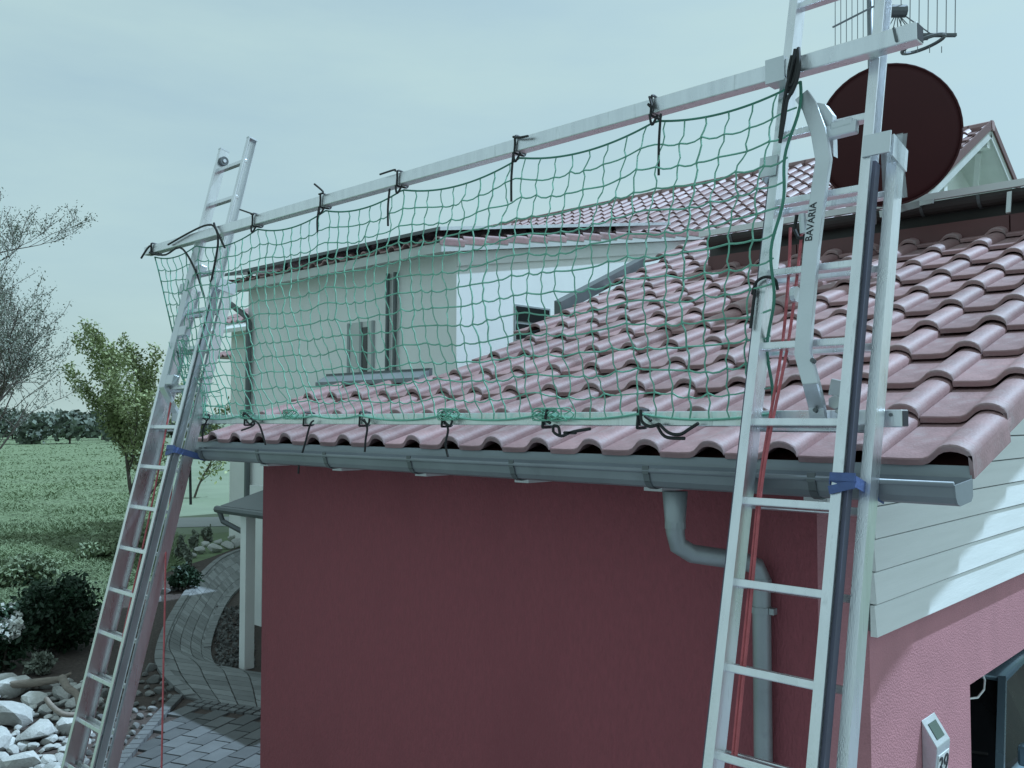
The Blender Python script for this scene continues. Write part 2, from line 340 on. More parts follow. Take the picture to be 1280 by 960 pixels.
# gutter
gut = [(3.108, 2.812), (3.108, 2.758), (3.09, 2.742), (2.985, 2.734), (2.960, 2.742), (2.945, 2.762), (2.935, 2.80)]
gin = [(y + (.004 if i > 2 else -.004), z + .004) for i, (y, z) in enumerate(gut)]
mb = MB(); mb.extrude(gut + gin[::-1], lambda e, u, v: ((XL + .25) if e == 0 else -.925, u, v))
gutter = obj('gutter', mb, M['zinc'], garage)
mb = MB(); mb.tube([(XL + .25, 2.935, 2.803), (-.923, 2.935, 2.803)], .009, 8); obj('gutter_bead', mb, M['zinc'], gutter, smooth=True)
mb = MB(); mb.extrude(gut, lambda e, u, v: (-.926 + e * .006, u, v)); obj('end_cap', mb, M['zinc'], gutter)
mb = MB(); mb.extrude(gut, lambda e, u, v: (XL + .246 + e * .006, u, v)); obj('end_cap', mb, M['zinc'], gutter)
for X in (-5.6, -4.9, -4.2, -3.48, -2.776, -2.054, -1.376):
    mb = MB()
    for (a, b), (c, d) in zip(gut[:-1], gut[1:]):
        ny, nz_ = (d - b), -(c - a); ln = math.hypot(ny, nz_); ny, nz_ = -ny / ln * .004, -nz_ / ln * .004
        sgn = -1 if (ny * (3.02 - (a + c) / 2) + nz_ * (2.77 - (b + d) / 2)) > 0 else 1
        mb.bar((X, a + sgn * ny, b + sgn * nz_), (X, c + sgn * ny, d + sgn * nz_), .028, .004)
    mb.bar((X, 2.930, 2.79), (X, 2.930, 2.822), .028, .006); obj('gutter_bracket', mb, M['zincdark'], gutter)
# downpipe
dp = [(-1.985, 3.03, 2.72), (-1.985, 3.03, 2.56), (-1.98, 3.04, 2.51), (-1.95, 3.09, 2.475), (-1.90, 3.19, 2.455), (-1.845, 3.30, 2.435), (-1.815, 3.355, 2.41), (-1.80, 3.37, 2.36), (-1.80, 3.37, 2.2), (-1.80, 3.37, 1.2), (-1.80, 3.37, GZ)]
mb = MB(); mb.tube(dp, [.05] + [.037] * 10, 14); pipe = obj('downpipe', mb, M['pipe'], garage, smooth=True)
for z in (2.235, .9):
    mb = MB(); mb.tube([(-1.80, 3.37, z - .013), (-1.80, 3.37, z + .013)], .041, 14); mb.box((-1.86, 3.355, z - .012), (-1.84, 3.385, z + .012)); mb.box((-1.76, 3.355, z - .012), (-1.74, 3.385, z + .012)); obj('pipe_clamp', mb, M['pipe'], pipe)
mb = MB(); mb.tube([(-1.80, 3.37, 2.33), (-1.80, 3.37, 2.36)], .0405, 14); obj('pipe_collar', mb, M['pipe'], pipe)
mb = MB(); mb.tube([(-1.985, 3.03, 2.575), (-1.985, 3.03, 2.60)], .041, 14); obj('pipe_collar', mb, M['pipe'], pipe)
# roof deck + tiles
def xleft(Y): return -4.73 - .2 * max(0, Y - 4.0) if Y > 4.05 else XL
YT = 7.1
deck = MB()
def slab(xa, xb, ya, yb, dz0=-.085, dz1=-.06):
    za, zb = roof_z(ya), roof_z(yb)
    deck.poly([(xa[0], ya, za + dz0), (xb[0], ya, za + dz0), (xb[1], yb, zb + dz0), (xa[1], yb, zb + dz0), (xa[0], ya, za + dz1), (xb[0], ya, za + dz1), (xb[1], yb, zb + dz1), (xa[1], yb, zb + dz1)],
              [(0, 3, 2, 1), (4, 5, 6, 7), (0, 1, 5, 4), (1, 2, 6, 5), (2, 3, 7, 6), (3, 0, 4, 7)])
slab((XL + .03, XL + .03), (XR - .04, XR - .04), YE + .06, 4.2)
slab((xleft(4.2) + .05, xleft(7.05) + .05), (XR - .04, XR - .04), 4.2, 7.05)
slab((xleft(7.05) + .05, xleft(7.2) + .05), (-4.33, -4.33), 7.05, 7.2)
slab((xleft(7.2) + .05, xleft(8.9) + .05), (-4.33, -4.33), 7.2, 8.9)
roof = obj('roof', deck, M['verge'], garage, origin=(-3.5, YE, ZP))
# S-profile tile: flat pan, smooth roll
TP = [(0, .000), (.03, 0), (.09, -.001), (.140, .001), (.160, .008), (.177, .022), (.193, .037), (.211, .047), (.232, .050), (.254, .0475), (.274, .040), (.289, .030), (.297, .014)]
def tile_mesh(name, skirt=False, length=.455, P=None, wsc=1.0):
    P = P or TP; mb = MB(); th = .025; k = len(P)
    secs = [(0.0, -.006), (.004, -.0015), (.012, 0), (length, 0)]
    for y, dz in secs: mb.v += [(x * wsc, y, z + dz) for x, z in P]
    base = len(mb.v)
    for y in (0.0, length): mb.v += [(x * wsc, y, z - th) for x, z in P]
    for s_ in range(len(secs) - 1):
        for i in range(k - 1): mb.f.append((s_ * k + i, s_ * k + i + 1, (s_ + 1) * k + i + 1, (s_ + 1) * k + i))
    for i in range(k - 1):
        mb.f.append((i + 1, i, base + i, base + i + 1)); mb.f.append((base + i, base + k + i, base + k + i + 1, base + i + 1))
    mb.f.append((0, k, 2 * k, 3 * k, base + k, base)); mb.f.append((k - 1, base + k - 1, base + 2 * k - 1, 4 * k - 1, 3 * k - 1, 2 * k - 1))
    if skirt: mb.box((.284, .0, -.065), (.2965, length - .03, .012))
    me = mesh(name, mb)
    me.polygons.foreach_set('use_smooth', [True] * len(me.polygons)); me.update()
    try: me.set_sharp_from_angle(angle=rad(32))
    except Exception: pass
    return me
tile_me, verge_me = tile_mesh('roof_tile'), tile_mesh('verge_tile', True)
COURSE = .41; TILT = math.atan(.036 / COURSE)
ntile = 0
for r in range(16):
    s_ = r * COURSE; Y = YE + s_ * CS; Z = ZP + s_ * SN
    for c in range(17):
        x0 = XR - .30 * (c + 1)
        lim = xleft(Y + .1)
        if x0 + .15 < lim: continue
        if x0 + .3 < -6.0 and r > 2: continue
        if Y > YT - .12 and x0 + .1 > -4.35: continue
        if Y > 8.75: continue
        me = verge_me if c == 0 else tile_me
        o = link('roof_tile', me, M['tile'], roof, Vector((x0 + random.uniform(-.003, .003), Y + random.uniform(-.004, .004), Z + random.uniform(-.002, .002))) - worldloc(roof))
        o.rotation_euler = (PIT - TILT + random.uniform(-.006, .006), random.uniform(-.006, .006), random.uniform(-.005, .005)); ntile += 1
# flashing over the cut course at the left, edge strip up the left side
mb = MB(); a, b = 4.18, 4.28
mb.poly([(XL - .02, a, roof_z(a) + .032), (-4.86, a, roof_z(a) + .032), (-4.86, b, roof_z(b) + .050), (XL - .02, b, roof_z(b) + .050), (XL - .02, a, roof_z(a) + .0), (-4.86, a, roof_z(a) + .0), (-4.86, b, roof_z(b) + .0), (XL - .02, b, roof_z(b) + .0)],
        [(0, 1, 2, 3), (7, 6, 5, 4), (0, 4, 5, 1), (1, 5, 6, 2), (2, 6, 7, 3), (3, 7, 4, 0)]); obj('flashing', mb, M['zinc'], roof)
mb = MB(); mb.box((XL - .02, b + .001, roof_z(b) - .08), (-4.86, b + .03, roof_z(b) + .065)); obj('flashing_upstand', mb, M['zincdark'], roof)
mb = MB(); ya, yb = 6.1, 7.9
mb.poly([(xleft(ya) - .10, ya, roof_z(ya) + .075), (xleft(ya) - .02, ya, roof_z(ya) + .06), (xleft(yb) - .02, yb, roof_z(yb) + .06), (xleft(yb) - .10, yb, roof_z(yb) + .075)] + [(xleft(ya) - .10, ya, roof_z(ya) - .05), (xleft(ya) - .02, ya, roof_z(ya) - .05), (xleft(yb) - .02, yb, roof_z(yb) - .05), (xleft(yb) - .10, yb, roof_z(yb) - .05)],
        [(0, 1, 2, 3), (7, 6, 5, 4), (0, 4, 5, 1), (1, 5, 6, 2), (2, 6, 7, 3), (3, 7, 4, 0)]); obj('edge_flashing', mb, M['zincdark'], roof)
# roof window in the tiles, beside the left side of the slope
# raised connecting roof behind: brown flashing, gutter, pale edge trim
conn = thing('connecting_roof', 'flat connecting roof with pale metal edge trim above the garage tiles', 'roof', (0, 7.6, 4.0))
mb = MB(); mb.box((-4.26, 7.06, 4.0), (-.95, 10.4, 4.46)); obj('upstand', mb, M['verge'], conn)
for i in range(4):
    mb = MB(); x = -4.2 + i * .8; mb.box((x, 7.035, 4.24), (x + .79, 7.057, 4.455)); obj('flashing_panel', mb, M['verge'], conn)
mb = MB(); mb.box((-4.30, 7.16, 4.46), (-.92, 10.4, 4.65)); obj('roof_slab', mb, M['gutterbrown'], conn)
hg = [(7.16 + .075 * math.cos(t) - .085, 4.625 + .085 * math.sin(t)) for t in np.linspace(0, -math.pi, 11)]
hgi = [(7.16 + .069 * math.cos(t) - .085, 4.625 + .079 * math.sin(t)) for t in np.linspace(0, -math.pi, 11)]
mb = MB(); mb.extrude(hg + hgi[::-1], lambda e, u, v: (-4.24 + e * 3.32, u, v)); g2o = obj('eave_gutter', mb, M['gutterbrown'], conn)
for i in range(8):
    mb = MB(); x = -4.0 + i * .4
    pts = [(x, 7.075 + 0.079 * math.cos(t), 4.625 + .089 * math.sin(t)) for t in np.linspace(0, -math.pi, 9)]
    for p, q in zip(pts[:-1], pts[1:]): mb.bar(p, q, .022, .004)
    obj('gutter_clip', mb, M['zincdark'], g2o)
mb = MB(); mb.box((-4.30, 6.975, 4.632), (-.92, 7.015, 4.682)); obj('edge_trim', mb, M['whitepaint'], conn)
for px_ in (1125, 1262):
    p = on_y(px_, 240, 6.96); q = p + np.array([.02, -.12, -.17])
    mb = MB(); mb.bar(p, q, .03, .012, (1, 0, 0)); obj('trim_bracket', mb, M['brass'], conn)
p = on_y(1100, 268, 6.93); q = on_y(1150, 255, 6.93)
mb = MB(); mb.bar(p, q, .05, .02, (0, 0, 1)); mb.bar(q, q + np.array([.10, -.02, .0]), .03, .02, (0, 0, 1)); obj('trim_clamp', mb, M['brass'], conn)

# house number panel: lean-out top with display, digit plate below
pan = thing('number_panel', 'slim metal wall panel with a small dark display and house number', 'sign', (XW1, 4.03, 1.3))
pa = [(0, 1.752), (.062, 1.655), (.062, 1.64), (.03, 1.34), (0, 1.30)]
mb = MB(); mb.extrude(pa, lambda e, u, v: (XW1 + .001 + u, 3.94 + e * .155, v)); obj('case', mb, M['aluflat'], pan, bevel=.003)
def onpanel(u, v, off, a=(.0, 1.752), b=(.062, 1.655)):
    d = np.array([b[0] - a[0], b[1] - a[1]]); n_ = np.array([-d[1], d[0]]); n_ = n_ / np.linalg.norm(n_)
    q = np.array(a) + d * v + n_ * off; return (XW1 + .001 + q[0], 3.94 + u * .155, q[1])
def plate(name, u0, u1, v0, v1, m, a, b, th=.003):
    mb = MB(); mb.poly([onpanel(u, v, o_, a, b) for o_ in (0.0, th) for u, v in ((u0, v0), (u1, v0), (u1, v1), (u0, v1))], [(4, 7, 6, 5), (0, 4, 5, 1), (1, 5, 6, 2), (2, 6, 7, 3), (3, 7, 4, 0)]); return obj(name, mb, m, pan)
plate('display', .22, .78, .22, .80, M['screen'], (.0, 1.752), (.062, 1.655))
plate('digit_plate', .12, .92, .08, .98, M['whitepaint'], (.062, 1.64), (.03, 1.34))
def text(name, body, size, m, parent, loc, rot, ext=.0012):
    cu = bpy.data.curves.new(name, 'FONT'); cu.body = body; cu.size = size; cu.extrude = ext; cu.align_x = 'CENTER'; cu.align_y = 'CENTER'; cu.resolution_u = 3
    tmp = bpy.data.objects.new(name, cu); COL.objects.link(tmp); dg = bpy.context.evaluated_depsgraph_get(); me = bpy.data.meshes.new_from_object(tmp.evaluated_get(dg))
    bpy.data.objects.remove(tmp); me.name = name
    o = link(name, me, m, parent, Vector(loc) - worldloc(parent)); o.rotation_euler = rot; return o
dp0, dp1 = Vector(onpanel(.5, .27, .0050, (.062, 1.64), (.03, 1.34))), None
ang = math.atan2(.032, .30)
t_ = text('house_digits', '39', .125, M['letter'], pan, dp0, (0, 0, 0))
t_.rotation_euler = (Matrix(((0, math.sin(-ang), math.cos(ang)), (1, 0, 0), (0, math.cos(ang), math.sin(ang) * -1))).to_euler()) if False else (math.pi / 2 + ang, 0, math.pi / 2)

# parked car seen through the gable opening
car = thing('parked_car', 'blue grey car parked inside the garage behind the gable opening', 'car', (-2.6, 7.4, GZ + .02))
def loft(sections, name, m, parent, smooth=True):
    mb = MB(); k = len(sections[0])
    for s_ in sections: mb.v += [tuple(p) for p in s_]
    for i in range(len(sections) - 1):
        for j in range(k): mb.f.append((i * k + j, i * k + (j + 1) % k, (i + 1) * k + (j + 1) % k, (i + 1) * k + j))
    mb.f.append(tuple(reversed(range(k)))); mb.f.append(tuple(range((len(sections) - 1) * k, len(sections) * k)))
    return obj(name, mb, m, parent, smooth)
z_ = GZ + .02; CX = -2.6
def carsec(y, zl, zh, hw): return [(CX + a * hw, y, z) for a, z in ((-.92, z_ + zl), (-1, z_ + zl + .15), (-1, z_ + zh - .14), (-.90, z_ + zh), (0, z_ + zh + .025), (.90, z_ + zh), (1, z_ + zh - .14), (1, z_ + zl + .15), (.92, z_ + zl))]
loft([carsec(5.30, .35, .62, .62), carsec(5.42, .25, .74, .76), carsec(5.7, .2, .86, .84), carsec(6.55, .2, .96, .87), carsec(8.6, .2, 1.0, .87), carsec(9.3, .25, .98, .82), carsec(9.5, .35, .85, .70)], 'body', M['carpaint'], car)
def cabsec(y, zl, zh, wl, wh): return [(CX - wl, y, z_ + zl), (CX - wh, y, z_ + zh), (CX + wh, y, z_ + zh), (CX + wl, y, z_ + zl)]
loft([cabsec(6.5, .955, .985, .80, .76), cabsec(7.25, .98, 1.42, .82, .63), cabsec(8.5, 1.0, 1.44, .82, .62), cabsec(9.2, .98, 1.02, .80, .74)], 'window_glass', M['carglass'], car, False)
loft([cabsec(7.20, 1.40, 1.445, .66, .58), cabsec(7.8, 1.45, 1.50, .66, .60), cabsec(8.6, 1.43, 1.475, .65, .58)], 'roof', M['carpaint'], car)
for s2 in (-1, 1):
    obj('pillar', MB().bar((CX + s2 * .79, 6.55, z_ + .98), (CX + s2 * .635, 7.22, z_ + 1.42), .05, .05), M['carpaint'], car)
    for wy in (6.0, 8.7):
        mb = MB(); mb.tube([(CX + s2 * .86, wy, z_ + .31), (CX + s2 * .68, wy, z_ + .31)], .31, 18); wh = obj('wheel', mb, M['rubber'], car)
        mb = MB(); mb.tube([(CX + s2 * .87, wy, z_ + .31), (CX + s2 * .80, wy, z_ + .31)], .19, 14); obj('rim', mb, M['brass'], wh)
    mb = MB(); mb.box((CX + s2 * .93 - .09, 6.75, z_ + .98), (CX + s2 * .93 + .09, 6.85, z_ + 1.12)); obj('mirror', mb, M['carpaint'], car, bevel=.02)
    mb = MB(); mb.box((CX + s2 * .56 - .16, 5.38, z_ + .58), (CX + s2 * .56 + .16, 5.50, z_ + .72)); obj('headlight', mb, M['brass'], car, bevel=.02)
for x0 in (-.45, .2): obj('wiper', MB().bar((CX + x0, 6.56, z_ + 1.02), (CX + x0 + .5, 6.62, z_ + 1.055), .02, .015), M['rubber'], car)
hp = [on_x(x, y, XW1 - .1) for x, y in [(1206, 874), (1222, 872), (1230, 862), (1231, 850), (1228, 842)]]
tag(obj('cable_loop', MB().tube(hp, .005, 6), M['whitepaint']), 'pale cable loop hanging inside the corner of the garage opening', 'cable')

# ================================================================== LADDERS
LA = Vector((0, .238, .971)).normalized(); LN = Vector((0, -LA.z, LA.y)); LO = Vector((0, 2.925, 2.80))
def LP_(X, a, n_): return Vector((X, 0, 0)) + LO + LA * a + LN * n_
def lad(x, y, off): return on_p(x, y, LN, LO + LN * off)
def a_of_z(z): return (z - LO.z) / LA.z
RW, RD = .034, .068
def rail(X0, a0, a1, n0, inner_side):
    """C channel: web on the outside, two flanges"""
    mb = MB(); xo = X0 if inner_side > 0 else X0 + RW
    mb.bar(LP_(xo + inner_side * .003, a0, n0 + RD / 2), LP_(xo + inner_side * .003, a1, n0 + RD / 2), .006, RD - .014)
    for nn in (n0 + .0035, n0 + RD - .0035): mb.bar(LP_(X0 + RW / 2, a0, nn), LP_(X0 + RW / 2, a1, nn), RW, .007)
    for nn in (n0 + RD * .36, n0 + RD * .64): mb.bar(LP_(xo + inner_side * .0075, a0, nn), LP_(xo + inner_side * .0075, a1, nn), .003, .004)
    return mb
def ladder(label, x0, x1, a_low_top, a_top, phase, pitch, gapshade='gapshade', spread=.060):
    """x0..x1: outer edges of the front (upper) section; the lower section lies behind it and is a little wider"""
    base_a = a_of_z(GZ)
    t = thing('extension_ladder', label, 'ladder', tuple(LP_((x0 + x1) / 2, base_a, .03)), 'extension ladders leaning on the gutter')
    n_lo, n_up = 0.0, RD + .004
    low = empty('lower_section', (0, 0, 0)); low.parent = t
    up = empty('upper_section', (0, 0, 0)); up.parent = t
    l0, l1 = x0 - .036, x1 + spread
    obj('rail', rail(l0, base_a, a_low_top, n_lo, 1), M['alu'], low); obj('rail', rail(l1 - RW, base_a, a_low_top, n_lo, -1), M['alu'], low)
    obj('rail', rail(x0, base_a + .3, a_top, n_up, -1), M['alu'], up); obj('rail', rail(x1 - RW, base_a + .3, a_top, n_up, 1), M['alu'], up)
    for xg in (x0 - .007, x1 + .007): obj('gap_shade_strip', MB().bar(LP_(xg, base_a + .35, n_up + RD / 2), LP_(xg, a_low_top - .08, n_up + RD / 2), .012, RD * .55), M[gapshade], up)  # added strips, the shade in the gap between the rails made solid
    k0 = math.ceil((base_a + .15 - phase) / pitch)
    for k in range(k0, 100):
        a = phase + k * pitch
        if a > a_top - .05: break
        if a < a_low_top - .03:
            mb = MB(); mb.bar(LP_(l0 + .006, a, n_lo + RD / 2), LP_(l1 - .006, a, n_lo + RD / 2), .028, .026, tuple(LN)); obj('rung', mb, M['alu'], low, bevel=.004)
        if a > base_a + .35:
            mb = MB(); mb.bar(LP_(x0 + RW - .008, a, n_up + RD / 2), LP_(x1 - RW + .008, a, n_up + RD / 2), .034, .027, tuple(LN)); obj('rung', mb, M['alu'], up, bevel=.004)
    # guide brackets at the head of the lower section
    for sgn, xa, xb in ((1, l0, x0), (-1, l1, x1)):
        mb = MB(); mb.bar(LP_(xa - sgn * .003, a_low_top - .07, .055), LP_(xa - sgn * .003, a_low_top + .01, .055), .006, .13)
        xm, xe = xa - sgn * .006, xb + sgn * RW * .8
        mb.bar(LP_((xm + xe) / 2, a_low_top - .07, .1455), LP_((xm + xe) / 2, a_low_top + .01, .1455), abs(xe - xm), .006)
        obj('guide_bracket', mb, M['aluflat'], low)
    for X in (l0 + RW / 2, l1 - RW / 2):
        mb = MB(); mb.bar(LP_(X, base_a - .02, n_lo + RD / 2), LP_(X, base_a + .03, n_lo + RD / 2), RW + .012, RD + .012); obj('foot', mb, M['rubber'], low)
    for X in (x0 + RW / 2, x1 - RW / 2):
        mb = MB(); mb.bar(LP_(X, a_top - .004, n_up + RD / 2), LP_(X, a_top + .006, n_up + RD / 2), RW + .003, RD + .003); obj('rail_cap', mb, M['aluflat'], up)
    # round wall wheel at the head of the upper section
    mb = MB(); c = LP_(x0 + .05, a_top - .09, n_up + .03); mb.tube([c - Vector((.012, 0, 0)), c + Vector((.012, 0, 0))], .033, 16); wl = obj('wheel', mb, M['zincdark'], up)
    mb = MB(); mb.tube([c - Vector((.016, 0, 0)), c + Vector((.016, 0, 0))], .013, 12); obj('hub', mb, M['aluflat'], wl)
    return t
XA0, XA1, XB0, XB1 = -1.578, -1.205, -6.13, -5.70
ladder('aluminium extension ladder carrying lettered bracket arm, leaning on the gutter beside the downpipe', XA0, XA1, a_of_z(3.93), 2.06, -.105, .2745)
ladder('aluminium extension ladder standing at the far gutter end beyond the net', XB0, XB1, a_of_z(3.93), a_of_z(4.97), -.425, .277, 'gapshade_pale', .044)

# bracket arms holding the rails, hung on the ladder rungs
def arm(t_name, label, poly_pts, wd, lettering=None):
    b0 = poly_pts[-1]; t = thing('bracket_arm', label, 'bracket', tuple(b0))
    mb = MB()
    P = [Vector(p) for p in poly_pts]
    o = 0; pts = []
    for i, p in enumerate(P):
        d = (P[min(i + 1, len(P) - 1)] - P[max(i - 1, 0)]).normalized(); sd = Vector((1, 0, 0)); sd = (sd - d * sd.dot(d)).normalized(); nn = d.cross(sd)
        pts += [p + sd * (i_ * wd / 2) + nn * (j_ * .012) for i_, j_ in ((-1, -1), (1, -1), (1, 1), (-1, 1))]
    fs = [(3, 2, 1, 0), tuple(4 * (len(P) - 1) + i for i in range(4))]
    for i in range(len(P) - 1): fs += [(4 * i + j, 4 * i + (j + 1) % 4, 4 * i + 4 + (j + 1) % 4, 4 * i + 4 + j) for j in range(4)]
    mb.poly(pts, fs); obj('arm_bar', mb, M['aluflat'], t, bevel=.003); return t
NF = .155
armp = [lad(x, y, NF) for x, y in [(1003, 120), (1013, 134), (1024, 165), (1030, 200), (1024, 240), (1015, 310), (1007, 400), (1004, 442), (1014, 478)]]
armp.append((on_y(1021, 495, 2.94)[0], 2.94, 3.05)); armp.append((armp[-1][0], 2.955, 2.985))
ar = arm('bracket_arm', 'curved flat aluminium bracket arm with dark lettering hung on ladder rungs', armp, .055)
c = lad(1016, 279, NF); dvec = Vector(armp[5]) - Vector(armp[4]); dvec = -dvec.normalized()
tx = text('lettering', 'BAVARIA', 0.036, M['letter'], ar, Vector(c) + LN * .0128, (0, 0, 0))
ex = dvec; ez = LN; ez = (ez - ex * ez.dot(ex)).normalized(); ey = ez.cross(ex)
tx.rotation_euler = Matrix((ex, ey, ez)).transposed().to_euler()
for (x, y) in ((1018, 452), (1019, 492)):
    q = Vector(lad(x, y, NF)) if y < 470 else Vector((armp[-2][0], 2.941, 3.03)); mb = MB(); mb.tube([q, q + LN * .018], .008, 8); obj('bolt', mb, M['zincdark'], ar)
# cast clamp blocks on the rungs
q = Vector(lad(1046, 165, .13)); mb = MB(); mb.bar(q + Vector((-.085, 0, 0)), q + Vector((.075, 0, .004)), .03, .05, tuple(LN)); mb.bar(q + Vector((-.02, 0, .02)), q + Vector((.06, 0, .024)), .026, .03, tuple(LN)); obj('rung_hook', mb, M['aluflat'], ar, bevel=.006)
q = Vector(lad(1031, 142, .145)); mb = MB(); mb.poly([q + Vector(v) for v in ((-.035, 0, .05), (.0, 0, .035), (.028, 0, -.01), (.03, 0, -.16), (.004, 0, -.09), (-.035, .035, .05), (.0, .035, .035), (.028, .035, -.01), (.03, .035, -.16), (.004, .035, -.09))],
       [(0, 4, 3, 2, 1), (5, 6, 7, 8, 9), (0, 1, 6, 5), (1, 2, 7, 6), (2, 3, 8, 7), (3, 4, 9, 8), (4, 0, 5, 9)]); obj('gusset', mb, M['aluflat'], ar)
q = Vector((armp[-2][0] + .055, 2.975, 3.06)); mb = MB(); mb.tube([q + Vector((0, -.02, 0)), q + Vector((0, .03, 0))], .026, 6); mb.bar(q + Vector((0, -.01, .02)), q + Vector((.012, -.012, .075)), .05, .016); mb.bar(q + Vector((.0, .0, -.02)), q + Vector((.05, .0, -.045)), .03, .02); obj('clamp_screw', mb, M['brass'], ar, bevel=.004)
arl = [(-6.02, LP_(0, a, .155).y, LP_(0, a, .155).z) for a in (1.48, 1.38, 1.2, .9, .6, .4)] + [(-6.0, 2.955, 3.05), (-6.0, 2.955, 2.99)]
al = arm('bracket_arm', 'flat aluminium bracket arm seen through net on far ladder', arl, .08)
for a in (1.25, .8, .45):
    q = LP_(-5.97, a, .14); mb = MB(); mb.bar(q + Vector((-.1, 0, 0)), q + Vector((.08, 0, 0)), .05, .07, tuple(LN)); obj('rung_hook', mb, M['aluflat'], al, bevel=.006)

# guard rails
YU, ZU, YLo, ZLo = 3.105, 4.295, 3.035, 3.005
def beam(name, label, x0, x1, y, z, hgt, dep):
    t = thing(name, label, 'rail', ((x0 + x1) / 2, y, z), 'guard rails holding the net')
    th = .004; mb = MB(); h, d = hgt / 2, dep / 2
    mb.extrude([(-d, -h), (d, -h), (d, h), (-d, h)], lambda e, u, v: (x0 if e == 0 else x1, y + u, z + v)); obj('tube', mb, M['alu'], t, bevel=.004)
    mb = MB(); mb.box((x1, y - d + th, z - h + th), (x1 + .001, y + d - th, z + h - th)); obj('open_end', mb, M['dark'], t)
    return t
tu = beam('guard_rail', 'long square aluminium top rail above the green net', -6.80, -1.055, YU, ZU, .062, .062)
tl = beam('guard_rail', 'long square aluminium bottom rail lying along eave tiles', -5.97, -1.10, YLo, ZLo, .058, .058)
sx = on_y(980, 92, YU)[0]
mb = MB(); mb.box((sx - .055, YU - .04, ZU - .045), (sx + .02, YU - .0325, ZU + .045)); mb.box((sx - .055, YU - .0325, ZU + .0335), (sx + .02, YU + .035, ZU + .045)); mb.box((sx - .055, YU - .0325, ZU - .045), (sx + .02, YU + .035, ZU - .0335)); obj('sleeve', mb, M['aluflat'], tu)
q = Vector((-1.13, YU - .032, ZU + .03)); mb = MB(); mb.bar(q, q + Vector((.01, -.004, -.05)), .008, .006); obj('stop_pin', mb, M['zincdark'], tu)
q = Vector((-1.135, YLo - .03, ZLo + .012)); mb = MB(); mb.tube([q, q + Vector((0, -.004, 0))], .006, 8); obj('rivet', mb, M['zincdark'], tl)

# ================================================================== SAFETY NET
NETX0, NETX1 = -6.68, -1.48
tie_px = [(245, 300), (322, 272), (407, 247), (503, 222), (650, 182), (820, 138), (984, 98)]
tie_x = [NETX0] + [on_y(x, y, YU)[0] for x, y in tie_px[:-1]] + [NETX1]
NC, NR = 53, 13
bot_x = [-5.90] + [on_y(x, 522, YLo)[0] for x in (256, 305, 366, 400, 457, 562, 685, 805)] + [-1.54]
bot_x = sorted(bot_x)
def ztop(X):
    for a, b in zip(tie_x[:-1], tie_x[1:]):
        if a <= X <= b:
            u = (X - a) / (b - a); return ZU - .055 - .42 * (b - a) * u * (1 - u) * .62
    return ZU - .05
def zbot(X):
    for a, b in zip(bot_x[:-1], bot_x[1:]):
        if a <= X <= b: u = (X - a) / (b - a); return ZLo + .02 - .16 * (b - a) * u * (1 - u)
    return ZLo + .02
def netp(i, j):
    """i along 0..1, j down 0..1"""
    xt = NETX0 + (NETX1 - NETX0) * i
    xb = -5.86 + (-1.56 + 5.86) * (i ** 1.0)
    jl = j
    # left end is drawn in between the two rails
    x = xt * (1 - jl) + xb * jl
    pull = math.exp(-i * 9) * math.sin(math.pi * j) * .30
    x += pull * .55
    pr = math.exp(-(1 - i) * 14) * math.sin(math.pi * j) * .10
    x -= -pr * .25
    zt, zb = ztop(xt), zbot(xb)
    z = zt * (1 - j) + zb * j
    # lower rows hang straighter than the scalloped head rope
    zl = (ZU - .14) * (1 - j) + zb * j; m_ = j * (1 - j) * 1.8; z = z * (1 - m_) + zl * m_
    y = (YU + .0) * (1 - j) + (YLo - .045) * j - .16 * math.sin(math.pi * min(1, j)) ** 1.2 * (.55 + .45 * i) * .8
    return (x, y, z)
rs = np.random.default_rng(3)
W = rs.normal(size=(NC + 1, NR + 1, 3)) * np.array([.005, .009, .004])
def npnt(ci, rj):
    p = np.array(netp(ci / NC, rj / NR)); i, j = int(ci), int(rj); fi, fj = ci - i, rj - j
    i2, j2 = min(i + 1, NC), min(j + 1, NR)
    wv = (W[i, j] * (1 - fi) + W[i2, j] * fi) * (1 - fj) + (W[i, j2] * (1 - fi) + W[i2, j2] * fi) * fj
    edge_ = min(1, rj, NR - rj, ci, NC - ci); return p + wv * edge_
net = thing('safety_net', 'green knotted safety net hung between the two guard rails', 'net', ((NETX0 + NETX1) / 2, YU, ZLo))
mb = MB()
for c_ in range(1, NC):
    pts = []
    for r_ in range(NR * 3 + 1):
        rj = r_ / 3; p = npnt(c_, rj); p[0] += .006 * math.sin(rj * 2 * math.pi + c_); pts.append(p)
    mb.tube(pts, .0037, 4, False)
for r_ in range(1, NR):
    pts = []
    for k in range(NC * 3 + 1):
        ci = k / 3; p = npnt(ci, r_); fr = ci - int(ci); p[2] -= .012 * 4 * fr * (1 - fr) * (.5 + .5 * math.sin(r_ * 1.7 + int(ci) * .9)); pts.append(p)
    mb.tube(pts, .0037, 4, False)
obj('netting', mb, M['green'], net)
mb = MB()
for c_ in range(1, NC):
    for r_ in range(1, NR):
        p = npnt(c_, r_); d = .0052; mb.poly([p + np.array(v) * d for v in ((1, 0, 0), (-1, 0, 0), (0, 1, 0), (0, -1, 0), (0, 0, 1.4), (0, 0, -1.4))], [(0, 2, 4), (2, 1, 4), (1, 3, 4), (3, 0, 4), (2, 0, 5), (1, 2, 5), (3, 1, 5), (0, 3, 5)])
tag(obj('knots', mb, M['green'], net), kind='stuff')
obj('head_rope', MB().tube([npnt(k / 3, 0) for k in range(NC * 3 + 1)], .0048, 6), M['greendark'], net)
obj('foot_rope', MB().tube([npnt(k / 3, NR) for k in range(NC * 3 + 1)], .0048, 6), M['green'], net)
